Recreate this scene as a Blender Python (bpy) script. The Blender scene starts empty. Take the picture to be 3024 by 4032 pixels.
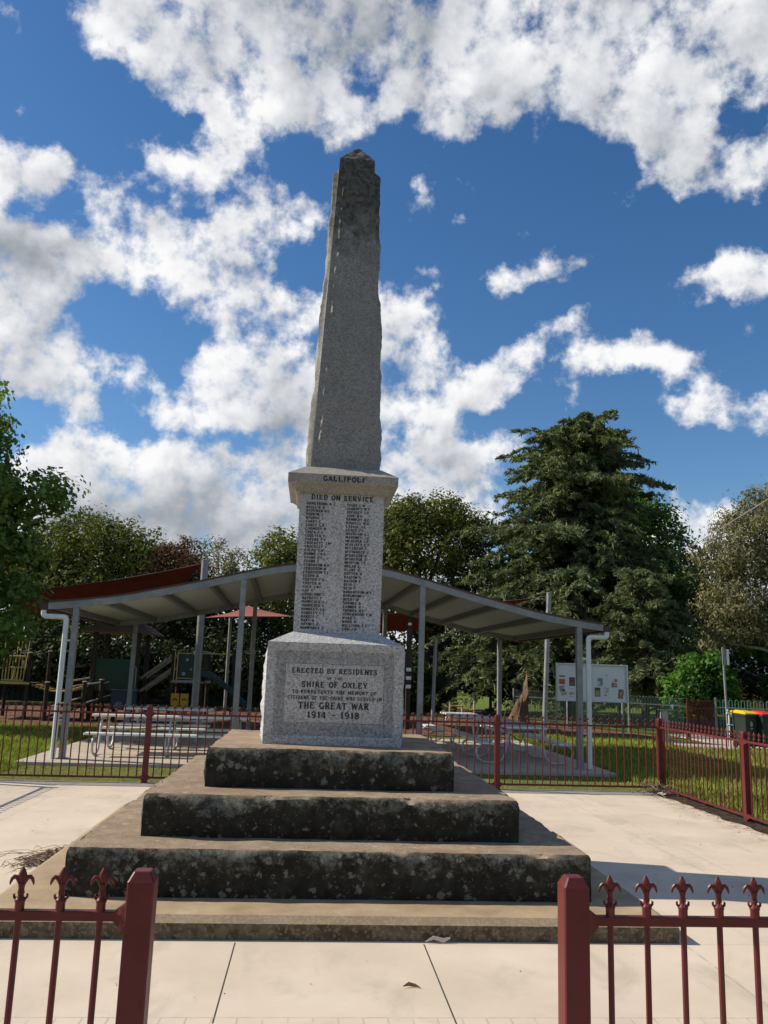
import bpy, math, random
import numpy as np
from mathutils import Vector, Matrix, noise as mn
PI = math.pi
scene = bpy.context.scene
COL = scene.collection
ORG = {}

# ------------------------------------------------------------------ helpers
class MB:
    """collects vertices and faces of one mesh (in the coordinates of its thing)"""
    def __init__(s): s.v = []; s.f = []; s.mi = []; s.cur = 0
    def add(s, vs, fs):
        b = len(s.v); s.v += [tuple(v) for v in vs]
        for f in fs: s.f.append([b + i for i in f]); s.mi.append(s.cur)
    def box(s, x0, x1, y0, y1, z0, z1):
        s.add([(x0,y0,z0),(x1,y0,z0),(x1,y1,z0),(x0,y1,z0),(x0,y0,z1),(x1,y0,z1),(x1,y1,z1),(x0,y1,z1)],
              [(0,3,2,1),(4,5,6,7),(0,1,5,4),(1,2,6,5),(2,3,7,6),(3,0,4,7)])
    def bbox(s, x0, x1, y0, y1, z0, z1, b=.004):
        """box with chamfered edges"""
        pts = []
        for z, i in ((z0, b), (z0 + b, 0), (z1 - b, 0), (z1, b)):
            c = b
            x0_, x1_, y0_, y1_ = x0 + i, x1 - i, y0 + i, y1 - i
            pts.append([(x0_+c,y0_,z),(x1_-c,y0_,z),(x1_,y0_+c,z),(x1_,y1_-c,z),(x1_-c,y1_,z),(x0_+c,y1_,z),(x0_,y1_-c,z),(x0_,y0_+c,z)])
        s.rings(pts, cap=True)
    def rings(s, rings, cap=True, closed=True):
        n = len(rings[0]); b = len(s.v)
        for r in rings: s.v += [tuple(p) for p in r]
        for k in range(len(rings) - 1):
            for i in range(n if closed else n - 1):
                j = (i + 1) % n
                s.f.append([b + k*n + i, b + k*n + j, b + (k+1)*n + j, b + (k+1)*n + i]); s.mi.append(s.cur)
        if cap:
            s.f.append([b + i for i in range(n)][::-1]); s.mi.append(s.cur)
            s.f.append([b + (len(rings)-1)*n + i for i in range(n)]); s.mi.append(s.cur)
    def sq(s, prof, cx=0, cy=0):
        """square rings loft from (half, z) pairs"""
        s.rings([[(cx-h,cy-h,z),(cx+h,cy-h,z),(cx+h,cy+h,z),(cx-h,cy+h,z)] for h, z in prof])
    def tube(s, path, r, n=8, flat=1.0, cap=True, up=None):
        P = [Vector(p) for p in path]; m = len(P)
        R = r if isinstance(r, (list, tuple)) else [r] * m
        rings = []; prev = None
        for i in range(m):
            t = (P[min(i+1, m-1)] - P[max(i-1, 0)]).normalized()
            if prev is None:
                a = Vector(up) if up else (Vector((0,1,0)) if abs(t.y) < .9 else Vector((1,0,0)))
            else: a = prev
            a = (a - t * a.dot(t))
            if a.length < 1e-6: a = Vector((1,0,0)) - t * t.x
            a.normalize(); b_ = t.cross(a); prev = a
            rings.append([P[i] + (a * math.cos(2*PI*k/n) * flat + b_ * math.sin(2*PI*k/n)) * R[i] for k in range(n)])
        s.rings(rings, cap)
    def lathe(s, prof, n=12, cx=0, cy=0, flat=1.0):
        s.rings([[(cx + r*math.cos(2*PI*k/n), cy + flat*r*math.sin(2*PI*k/n), z) for k in range(n)] for r, z in prof])
    def grid(s, fn, nu, nv):
        b = len(s.v)
        for j in range(nv + 1):
            for i in range(nu + 1): s.v.append(tuple(fn(i/nu, j/nv)))
        for j in range(nv):
            for i in range(nu):
                a = b + j*(nu+1) + i
                s.f.append([a, a+1, a+nu+2, a+nu+1]); s.mi.append(s.cur)
    def build(s, name, mats, parent=None, smooth=None, off=True):
        me = bpy.data.meshes.new(name)
        o = Vector((0,0,0))
        if parent is not None and off: o = ORG.get(parent.name, Vector((0,0,0)))
        me.from_pydata([(v[0]-o.x, v[1]-o.y, v[2]-o.z) for v in s.v], [], s.f)
        for m in (mats if isinstance(mats, (list, tuple)) else [mats]): me.materials.append(m)
        if len(set(s.mi)) > 1: me.polygons.foreach_set('material_index', s.mi)
        if smooth is not None:
            me.polygons.foreach_set('use_smooth', [True] * len(me.polygons))
            me.set_sharp_from_angle(angle=math.radians(smooth))
        me.update()
        ob = bpy.data.objects.new(name, me); COL.objects.link(ob)
        if parent is not None: ob.parent = parent; ORG[ob.name] = o.copy()
        return ob

def tag(o, label=None, cat=None, group=None, kind=None):
    if label: o['label'] = label
    if cat: o['category'] = cat
    if group: o['group'] = group
    if kind: o['kind'] = kind
    return o
def thing(name, label, cat, loc=(0,0,0), rz=0, group=None, local=False):
    o = bpy.data.objects.new(name, None); COL.objects.link(o)
    o.location = loc; o.rotation_euler = (0,0,rz); o.empty_display_size = .1
    ORG[o.name] = Vector((0,0,0)) if local else Vector(loc)
    return tag(o, label, cat, group)
def structure(name, mb, mat, smooth=None):
    return tag(mb.build(name, mat, smooth=smooth), kind='structure')
def copy_tree(o, parent=None):
    c = o.copy(); COL.objects.link(c)
    if parent is not None: c.parent = parent
    for ch in list(o.children): copy_tree(ch, c)
    return c
def np_mesh(name, verts, nper, mat, parent=None, org=None):
    """mesh of separate polygons with nper vertices each, from an (N*nper, 3) array"""
    verts = np.asarray(verts, dtype=np.float32)
    if org is not None: verts = verts - np.array(org, dtype=np.float32)
    me = bpy.data.meshes.new(name); n = len(verts); nf = n // nper
    me.vertices.add(n); me.vertices.foreach_set('co', verts.ravel())
    me.loops.add(n); me.loops.foreach_set('vertex_index', np.arange(n, dtype=np.int32))
    me.polygons.add(nf); me.polygons.foreach_set('loop_start', np.arange(0, n, nper, dtype=np.int32))
    me.materials.append(mat); me.update(calc_edges=True)
    ob = bpy.data.objects.new(name, me); COL.objects.link(ob)
    if parent is not None: ob.parent = parent
    return ob

# ------------------------------------------------------------------ materials
class NT:
    def __init__(s, nt): s.nt = nt
    def n(s, t, **k):
        nd = s.nt.nodes.new(t)
        for a, b in k.items(): setattr(nd, a, b)
        return nd
    def l(s, a, b): s.nt.links.new(a, b)
    def put(s, sock, v):
        if hasattr(v, 'is_output'): s.l(v, sock)
        elif v is not None:
            try: sock.default_value = v
            except Exception: sock.default_value = (*v, 1)
    def math(s, op, a, b=None, c=None, clamp=False):
        nd = s.n('ShaderNodeMath', operation=op, use_clamp=clamp)
        for i, v in enumerate((a, b, c)):
            if v is not None: s.put(nd.inputs[i], v)
        return nd.outputs[0]
    def vmath(s, op, a, b=None, c=None, scale=None):
        nd = s.n('ShaderNodeVectorMath', operation=op)
        for i, v in enumerate((a, b, c)):
            if v is not None: s.put(nd.inputs[i], v)
        if scale is not None: s.put(nd.inputs['Scale'], scale)
        return nd.outputs['Value'] if op in ('LENGTH', 'DOT_PRODUCT') else nd.outputs[0]
    def noise(s, scale=5, detail=6, rough=.55, vec=None, dist=0, col=False):
        nd = s.n('ShaderNodeTexNoise'); nd.inputs['Scale'].default_value = scale; nd.inputs['Detail'].default_value = detail
        nd.inputs['Roughness'].default_value = rough; nd.inputs['Distortion'].default_value = dist
        if vec is not None: s.l(vec, nd.inputs['Vector'])
        return nd.outputs['Color' if col else 0]
    def vor(s, scale=5, feature='F1', vec=None, out='Distance', rand=1.0):
        nd = s.n('ShaderNodeTexVoronoi', feature=feature); nd.inputs['Scale'].default_value = scale
        nd.inputs['Randomness'].default_value = rand
        if vec is not None: s.l(vec, nd.inputs['Vector'])
        return nd.outputs[out]
    def ramp(s, fac, stops, interp='LINEAR'):
        nd = s.n('ShaderNodeValToRGB'); cr = nd.color_ramp; cr.interpolation = interp
        for i, (p, c) in enumerate(stops):
            e = cr.elements[i] if i < 2 else cr.elements.new(p)
            e.position = p; e.color = (*c, 1) if not isinstance(c, (int, float)) else (c, c, c, 1)
        s.l(fac, nd.inputs[0]); return nd.outputs[0]
    def step(s, v, a, b):
        nd = s.n('ShaderNodeMapRange', interpolation_type='SMOOTHSTEP'); s.put(nd.inputs[0], v)
        nd.inputs[1].default_value = a; nd.inputs[2].default_value = b; return nd.outputs[0]
    def mix(s, f, a, b, mode='MIX'):
        nd = s.n('ShaderNodeMix', data_type='RGBA', blend_type=mode)
        s.put(nd.inputs[0], f); 
        for i, v in ((6, a), (7, b)):
            if hasattr(v, 'is_output'): s.l(v, nd.inputs[i])
            else: nd.inputs[i].default_value = (*v[:3], 1)
        return nd.outputs[2]
    def pos(s): return s.n('ShaderNodeNewGeometry').outputs['Position']
    def obj(s): return s.n('ShaderNodeTexCoord').outputs['Object']
    def xyz(s, v):
        nd = s.n('ShaderNodeSeparateXYZ'); s.l(v, nd.inputs[0]); return nd.outputs
    def bump(s, h, strength=.3, dist=.01):
        nd = s.n('ShaderNodeBump'); nd.inputs['Strength'].default_value = strength; nd.inputs['Distance'].default_value = dist
        s.l(h, nd.inputs['Height']); return nd.outputs[0]
def M(name, col=(.5,.5,.5), rough=.6, metal=0, spec=.5):
    m = bpy.data.materials.new(name); m.use_nodes = True
    t = NT(m.node_tree); b = m.node_tree.nodes['Principled BSDF']
    b.inputs['Base Color'].default_value = (*col, 1); b.inputs['Roughness'].default_value = rough
    b.inputs['Metallic'].default_value = metal; b.inputs['Specular IOR Level'].default_value = spec
    return m, t, b
def setc(t, b, col=None, nrm=None, rough=None):
    if col is not None: t.l(col, b.inputs['Base Color'])
    if nrm is not None: t.l(nrm, b.inputs['Normal'])
    if rough is not None: t.l(rough, b.inputs['Roughness'])
def plain(name, col, rough=.6, metal=0, var=.15, scale=6, bump=.0, bscale=40, spec=.5):
    m, t, b = M(name, col, rough, metal, spec)
    p = t.obj(); n = t.noise(scale, 5, .6, p)
    c = t.ramp(n, [(.3, tuple(c*(1-var) for c in col)), (.7, tuple(min(1, c*(1+var)) for c in col))])
    setc(t, b, c, t.bump(t.noise(bscale, 4, .6, p), bump, .005) if bump else None)
    return m

def granite(name, stain=0.0, base=.34, warm=0):
    m, t, b = M(name, rough=.75, spec=.3); p = t.obj()
    fine = t.vor(95, 'F1', p, 'Color'); g = t.xyz(fine)[0]
    n2 = t.noise(60, 4, .75, p)
    c = t.ramp(g, [(0, (base*.22,)*3), (.17, (base*.26, base*.26, base*.27)), (.3, (base*.85, base*.86, base*.88)), (.72, (base*1.05, base*1.05, base*1.04)), (1, (base*1.5, base*1.5, base*1.47))])
    c = t.mix(.55, c, t.ramp(n2, [(.38, (base*.5,)*3), (.62, (base*1.3, base*1.3, base*1.28))]))
    big = t.noise(3.2, 7, .65, p)
    c = t.mix(t.math('MULTIPLY', t.step(big, .5, .72), .45), c, (base*.62, base*.6, base*.56), 'MIX')
    drip = t.noise(1.0, 6, .6, t.vmath('MULTIPLY', p, (9, 9, .9)))
    c = t.mix(t.math('MULTIPLY', t.step(drip, .52, .7), .3), c, (base*.5, base*.48, base*.43))
    if warm: c = t.mix(warm, c, t.mix(t.step(t.noise(6, 5, .6, p), .4, .65), (.30, .24, .16), (.2, .17, .12)))
    if stain:
        z = t.xyz(p)[2]
        f = t.math('ADD', t.step(z, 4.6, 6.5), t.math('MULTIPLY', t.math('SUBTRACT', t.noise(5, 8, .7, p), .5), 1.5))
        f = t.math('MULTIPLY', t.step(f, .22, .85), stain)
        c = t.mix(f, c, t.mix(t.step(t.noise(22, 5, .7, p), .4, .6), (.035, .032, .027), (.11, .1, .08)))
        lich = t.step(t.noise(9, 8, .75, p), .62, .7)
        c = t.mix(t.math('MULTIPLY', lich, t.math('MULTIPLY', t.step(z, 5.4, 6.4), .5)), c, (.3, .28, .22))
    h = t.math('ADD', t.math('MULTIPLY', n2, .6), t.noise(30, 6, .7, p))
    setc(t, b, c, t.bump(h, .45, .006)); return m

def oldstone(name, ztop):
    """weathered step stone: lichen-spotted tan on the flat tops, black biofilm with grey-green lichen on the upright faces"""
    m, t, b = M(name, rough=.9, spec=.2); p = t.obj()
    nz = t.xyz(t.n('ShaderNodeNewGeometry').outputs['Normal'])[2]
    w = t.vmath('ADD', p, t.vmath('SCALE', t.noise(7, 4, .6, p, col=True), scale=.09))
    # top
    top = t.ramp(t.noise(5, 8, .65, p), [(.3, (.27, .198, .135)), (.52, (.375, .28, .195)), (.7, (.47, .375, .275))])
    top = t.mix(t.math('MULTIPLY', t.step(t.noise(38, 4, .7, p), .55, .68), .55), top, (.10, .075, .05))
    cell = t.vor(11, 'F1', w); sz = t.xyz(t.vor(11, 'F1', w, 'Color'))
    spot = t.math('MULTIPLY', t.math('LESS_THAN', cell, t.math('MULTIPLY', sz[0], .36)), t.math('GREATER_THAN', sz[1], .45))
    top = t.mix(t.math('MULTIPLY', spot, .7), top, (.50, .43, .30))
    cell2 = t.vor(5.5, 'F1', t.vmath('ADD', w, (3.3, 1.7, 0))); s2 = t.xyz(t.vor(5.5, 'F1', t.vmath('ADD', w, (3.3, 1.7, 0)), 'Color'))
    spot2 = t.math('MULTIPLY', t.math('LESS_THAN', cell2, t.math('MULTIPLY', s2[0], .33)), t.math('GREATER_THAN', s2[2], .7))
    top = t.mix(t.math('MULTIPLY', spot2, .75), top, (.46, .19, .05))
    top = t.mix(t.math('MULTIPLY', t.step(t.noise(85, 3, .7, p), .6, .7), .5), top, (.45, .38, .28))
    # side
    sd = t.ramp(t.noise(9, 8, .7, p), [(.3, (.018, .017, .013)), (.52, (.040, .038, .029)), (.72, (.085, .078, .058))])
    z = t.xyz(p)[2]
    hi = t.step(z, ztop - .24, ztop + .02)
    ln = t.math('ADD', t.math('ADD', t.math('MULTIPLY', t.noise(15, 9, .75, w), .65), t.math('MULTIPLY', t.noise(4, 4, .6, p), .35)), t.math('MULTIPLY', hi, .15))
    ltex = t.ramp(t.noise(60, 5, .7, p), [(.3, (.085, .09, .07)), (.55, (.21, .22, .18)), (.75, (.37, .37, .32))])
    sd = t.mix(t.math('MULTIPLY', t.step(ln, .58, .69), .8), sd, ltex)
    w3 = t.vmath('ADD', p, t.vmath('SCALE', t.noise(22, 7, .75, p, col=True), scale=.11)); c3 = t.vor(17, 'F1', w3); s3 = t.xyz(t.vor(17, 'F1', w3, 'Color'))
    sp3 = t.math('MULTIPLY', t.math('LESS_THAN', c3, t.math('MULTIPLY', s3[0], .42)), t.math('GREATER_THAN', s3[1], .55))
    sd = t.mix(t.math('MULTIPLY', sp3, .85), sd, t.ramp(t.noise(80, 4, .7, p), [(.3, (.12, .125, .10)), (.6, (.30, .305, .26)), (.8, (.46, .45, .40))]))
    c5 = t.vor(42, 'F1', w3); s5 = t.xyz(t.vor(42, 'F1', w3, 'Color')); sd = t.mix(t.math('MULTIPLY', t.math('MULTIPLY', t.math('LESS_THAN', c5, t.math('MULTIPLY', s5[0], .45)), t.math('GREATER_THAN', s5[1], .72)), .7), sd, (.22, .22, .18))
    c4 = t.vor(22, 'F1', t.vmath('ADD', w, (1.3, 5.1, .4))); s4 = t.xyz(t.vor(22, 'F1', t.vmath('ADD', w, (1.3, 5.1, .4)), 'Color'))
    sp4 = t.math('MULTIPLY', t.math('LESS_THAN', c4, t.math('MULTIPLY', s4[0], .3)), t.math('GREATER_THAN', s4[1], .8))
    sd = t.mix(t.math('MULTIPLY', sp4, .8), sd, (.13, .085, .04))
    rim = t.math('MULTIPLY', t.step(z, ztop - .022, ztop - .006), t.step(t.noise(24, 5, .7, p), .42, .6))
    sd = t.mix(t.math('MULTIPLY', rim, .6), sd, (.2, .13, .07))
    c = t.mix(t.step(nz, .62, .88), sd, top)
    h = t.math('ADD', t.noise(28, 8, .75, p), t.math('MULTIPLY', t.noise(120, 4, .7, p), .4))
    setc(t, b, c, t.bump(h, 1.0, .022)); return m

def concrete_plinth():
    m, t, b = M('plinth_concrete', rough=.9, spec=.2); p = t.obj()
    nz = t.xyz(t.n('ShaderNodeNewGeometry').outputs['Normal'])[2]
    top = t.ramp(t.noise(4, 8, .65, p), [(.3, (.28, .205, .13)), (.55, (.38, .285, .18)), (.75, (.45, .36, .24))])
    agg = t.xyz(t.vor(70, 'F1', p, 'Color'))[0]
    side = t.mix(t.step(t.noise(14, 7, .7, p), .35, .65), (.07, .055, .037), (.17, .135, .09))
    side = t.mix(t.math('MULTIPLY', t.math('GREATER_THAN', agg, .8), .6), side, (.24, .2, .15))
    cham = t.mix(t.math('MULTIPLY', t.math('GREATER_THAN', agg, .6), .6), (.17, .13, .085), (.32, .26, .19))
    c = t.mix(t.step(nz, .3, .5), side, t.mix(t.step(nz, .8, .95), cham, top))
    c = t.mix(t.math('MULTIPLY', t.step(t.noise(40, 5, .7, p), .62, .7), .5), c, (.12, .1, .08))
    setc(t, b, c, t.bump(t.noise(60, 6, .7, p), .5, .006)); return m

def paving_mat():
    m, t, b = M('sandy_concrete', rough=.85, spec=.25); p = t.pos()
    c = t.ramp(t.noise(1.1, 8, .6, p), [(.3, (.52, .435, .34)), (.5, (.595, .50, .395)), (.7, (.655, .56, .45))])
    c = t.mix(t.math('MULTIPLY', t.step(t.noise(2.6, 9, .65, t.vmath('MULTIPLY', p, (1, .55, 1)), dist=.6), .5, .70), .8), c, (.455, .39, .305))
    c = t.mix(t.math('MULTIPLY', t.step(t.noise(7, 8, .75, p), .58, .72), .5), c, (.42, .36, .28))
    c = t.mix(t.math('MULTIPLY', t.step(t.noise(260, 2, .5, p), .6, .7), .25), c, (.40, .34, .26))
    q = t.xyz(p); x, y = q[0], q[1]
    mm = lambda a, b_: t.math('MULTIPLY', a, b_)
    lt = lambda a, b_: t.math('LESS_THAN', a, b_); gt = lambda a, b_: t.math('GREATER_THAN', a, b_)
    ab = t.math('ABSOLUTE', x)
    line = lambda v, c0, w: t.math('COMPARE', v, c0, w)
    rng = lambda v, a, b_: mm(gt(v, a), lt(v, b_))
    joints = None; soft = None
    J = [mm(line(x, -.565, .004), rng(y, -3.3, -2.17)), mm(line(x, .54, .004), rng(y, -8, -2.17))]
    S = [mm(line(x, 2.146, .008), lt(y, -2.13)), mm(line(y, -2.13, .004), gt(ab, 2.1)), mm(line(y, .07, .004), gt(ab, 2.1)), mm(line(y, 2.1, .004), gt(ab, 2.1)),
         mm(line(y, -3.235, .005), lt(ab, 3.2)), mm(line(y, -3.46, .005), lt(ab, 3.4)),
         mm(line(ab, 3.19, .006), rng(y, -3.3, 4.6)), mm(line(ab, 3.42, .006), rng(y, -3.5, 4.6)), mm(line(y, 3.105, .005), lt(ab, 3.2)), mm(line(y, 3.31, .005), lt(ab, 3.2))]
    tick = lambda v: lt(t.math('PINGPONG', v, .0575), .0045)
    tx, ty = tick(x), tick(y)
    S += [mm(tx, mm(rng(y, 3.105, 3.31), lt(ab, 3.19))), mm(tx, mm(rng(y, -3.46, -3.235), lt(ab, 3.19))), mm(ty, rng(ab, 3.19, 3.42))]
    for a in J: joints = a if joints is None else t.math('MAXIMUM', joints, a)
    for a in S: soft = a if soft is None else t.math('MAXIMUM', soft, a)
    softn = mm(soft, t.step(t.noise(9, 6, .7, p), .3, .62))
    c = t.mix(joints, c, (.06, .05, .04)); c = t.mix(mm(softn, .6), c, (.33, .275, .21))
    edge = mm(t.step(x, 4.2, 4.75), t.step(t.noise(6, 8, .75, p), .45, .62))
    c = t.mix(mm(edge, .75), c, (.16, .12, .08))
    h = t.math('SUBTRACT', mm(t.noise(18, 8, .7, p), .35), t.math('MAXIMUM', joints, mm(soft, .8)))
    setc(t, b, c, t.bump(h, .5, .005)); return m

def leaf_mat(name, c0, c1, c2=None, trans=.35, rough=.55, clump=.6):
    m = bpy.data.materials.new(name); m.use_nodes = True; t = NT(m.node_tree)
    for nd in list(m.node_tree.nodes): m.node_tree.nodes.remove(nd)
    out = t.n('ShaderNodeOutputMaterial'); g = t.n('ShaderNodeNewGeometry')
    r = g.outputs['Random Per Island']
    f = t.math('ADD', t.math('MULTIPLY', r, 1 - clump), t.math('MULTIPLY', t.step(t.noise(.9, 5, .6, g.outputs['Position']), .33, .67), clump))
    stops = [(.05, c0), (.95, c1)] if c2 is None else [(.05, c0), (.6, c1), (.97, c2)]
    c = t.ramp(f, stops)
    d = t.n('ShaderNodeBsdfPrincipled'); t.l(c, d.inputs['Base Color']); d.inputs['Roughness'].default_value = rough; d.inputs['Specular IOR Level'].default_value = .2
    tr = t.n('ShaderNodeBsdfTranslucent'); t.l(t.mix(1.0, c, (.95, 1.0, .45), 'MULTIPLY'), tr.inputs[0])
    mx = t.n('ShaderNodeMixShader'); mx.inputs[0].default_value = trans
    t.l(d.outputs[0], mx.inputs[1]); t.l(tr.outputs[0], mx.inputs[2]); t.l(mx.outputs[0], out.inputs[0]); return m

def bark(name, a, b_, sc=14):
    m, t, b = M(name, rough=.9, spec=.2); p = t.obj()
    n = t.noise(1, 8, .7, t.vmath('MULTIPLY', p, (sc, sc, sc*.18)))
    setc(t, b, t.ramp(n, [(.35, a), (.65, b_)]), t.bump(n, .9, .03)); return m

def galv(name='galvanised_steel', base=(.25,.255,.26)):
    m, t, b = M(name, base, .5, .35); p = t.obj()
    n = t.noise(5, 6, .65, p); v = t.xyz(t.vor(45, 'F1', p, 'Color'))[0]
    c = t.ramp(n, [(.3, tuple(c*.72 for c in base)), (.5, base), (.66, tuple(c*1.3 for c in base))])
    c = t.mix(.18, c, t.ramp(v, [(0, tuple(c*.6 for c in base)), (1, tuple(min(1, c*1.5) for c in base))]))
    setc(t, b, c, None, t.ramp(n, [(.3, .42), (.7, .62)])); return m

def grass_ground():
    m, t, b = M('lawn', rough=.95, spec=.1); p = t.pos()
    c = t.ramp(t.noise(3, 8, .7, p), [(.3, (.09, .125, .02)), (.5, (.16, .21, .035)), (.7, (.23, .28, .06))])
    c = t.mix(t.math('MULTIPLY', t.step(t.noise(70, 4, .7, p), .4, .7), .5), c, (.04, .06, .012))
    y = t.xyz(p)
    mown = t.math('MULTIPLY', t.step(y[1], 4.2, 4.5), t.math('SUBTRACT', 1, t.step(y[1], 6.6, 7.1)))
    dry = t.mix(t.step(t.noise(8, 8, .7, p), .4, .62), (.16, .18, .05), (.26, .25, .095))
    c = t.mix(t.math('MULTIPLY', mown, .85), c, dry)
    setc(t, b, c, t.bump(t.noise(60, 5, .8, p), 1.0, .05)); return m
def mulch_mat():
    m, t, b = M('bark_mulch', rough=.95, spec=.1); p = t.pos()
    v = t.xyz(t.vor(26, 'F1', p, 'Color'))
    c = t.ramp(v[0], [(0, (.06, .03, .018)), (.4, (.16, .085, .05)), (.75, (.27, .16, .10)), (1, (.42, .29, .2))])
    c = t.mix(t.step(t.noise(1.5, 6, .6, p), .4, .7), c, (.10, .06, .04))
    setc(t, b, c, t.bump(t.vor(26, 'F1', p), 1.0, .04)); return m
def paint_red():
    m, t, b = M('maroon_paint', rough=.42, spec=.32); p = t.obj()
    c = t.ramp(t.noise(6, 6, .65, p), [(.3, (.095, .016, .0145)), (.55, (.118, .021, .019)), (.75, (.148, .032, .029))])
    c = t.mix(t.math('MULTIPLY', t.step(t.noise(55, 4, .7, p), .6, .72), .35), c, (.07, .016, .014))
    setc(t, b, c, t.bump(t.noise(90, 3, .6, p), .12, .003), t.ramp(t.noise(12, 5, .6, p), [(.3, .38), (.7, .55)])); return m
def cloth(name, col, trans=.3, weave=180):
    m = bpy.data.materials.new(name); m.use_nodes = True; t = NT(m.node_tree)
    b = m.node_tree.nodes['Principled BSDF']; out = m.node_tree.nodes['Material Output']
    p = t.obj(); c = t.ramp(t.noise(2, 5, .6, p), [(.3, tuple(x*.8 for x in col)), (.7, tuple(x*1.15 for x in col))])
    t.l(c, b.inputs['Base Color']); b.inputs['Roughness'].default_value = .9; b.inputs['Specular IOR Level'].default_value = .1
    t.l(t.bump(t.noise(weave, 2, .5, p), .3, .002), b.inputs['Normal'])
    tr = t.n('ShaderNodeBsdfTranslucent'); t.l(c, tr.inputs[0]); mx = t.n('ShaderNodeMixShader'); mx.inputs[0].default_value = trans
    t.l(b.outputs[0], mx.inputs[1]); t.l(tr.outputs[0], mx.inputs[2]); t.l(mx.outputs[0], out.inputs[0]); return m

RED = paint_red(); GALV = galv(); GALVD = galv('dull_galvanised', (.17, .175, .175))
ALU = plain('aluminium_plank', (.74, .74, .73), .4, .1, .08, 4)
FRAME = galv('bright_tube', (.46, .465, .465))
PVC = plain('white_downpipe', (.66, .67, .67), .4, 0, .05, 5)
CREAM = plain('cream_soffit', (.40, .395, .36), .6, 0, .04, 2)
MAROON = plain('maroon_colorbond', (.07, .026, .025), .5, 0, .12, 3)
BLACK = plain('black_letter_paint', (.017, .016, .016), .6, 0, .3, 30)
DKGREEN = plain('dark_green_sheet', (.012, .03, .024), .7, 0, .3, 3)
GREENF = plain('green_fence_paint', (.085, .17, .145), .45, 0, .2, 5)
TIMBER = bark('old_timber', (.035, .027, .022), (.075, .058, .046), 20)
YELLOW = plain('yellow_plastic', (.62, .37, .02), .5, 0, .12, 6)
YELLOWP = plain('pale_yellow_paint', (.50, .39, .14), .5, 0, .15, 6)
PGREEN = plain('green_plastic', (.010, .05, .036), .45, 0, .15, 4)
PBLUE = plain('blue_plastic', (.010, .03, .06), .45, 0, .15, 4)
SLIDE = plain('dark_teal_plastic', (.015, .05, .06), .35, 0, .15, 4)
TANR = plain('tan_roof', (.17, .125, .085), .7, 0, .15, 4)
WHITE = plain('white_paint', (.75, .75, .74), .5, 0, .06, 5)
GREYP = plain('grey_paint', (.3, .3, .3), .6, 0, .1, 5)
BINB = plain('bin_green', (.02, .032, .026), .45, 0, .15, 5)
BINR = plain('bin_red', (.55, .03, .03), .4, 0, .08, 5)
BINY = plain('bin_yellow', (.75, .46, .01), .4, 0, .08, 5)
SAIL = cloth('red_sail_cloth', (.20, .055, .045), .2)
SAILP = cloth('sunlit_red_sail', (.40, .145, .115), .2)  # paler copy of the sail red, sunlight put into the colour
# ------------------------------------------------------------------ sky, sun, camera
SUN_EL = math.radians(36); SUN_ROT = math.atan2(-.974, .226)
w = bpy.data.worlds.new('World'); scene.world = w; w.use_nodes = True
t = NT(w.node_tree); wn = w.node_tree.nodes
for nd in list(wn): wn.remove(nd)
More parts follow.
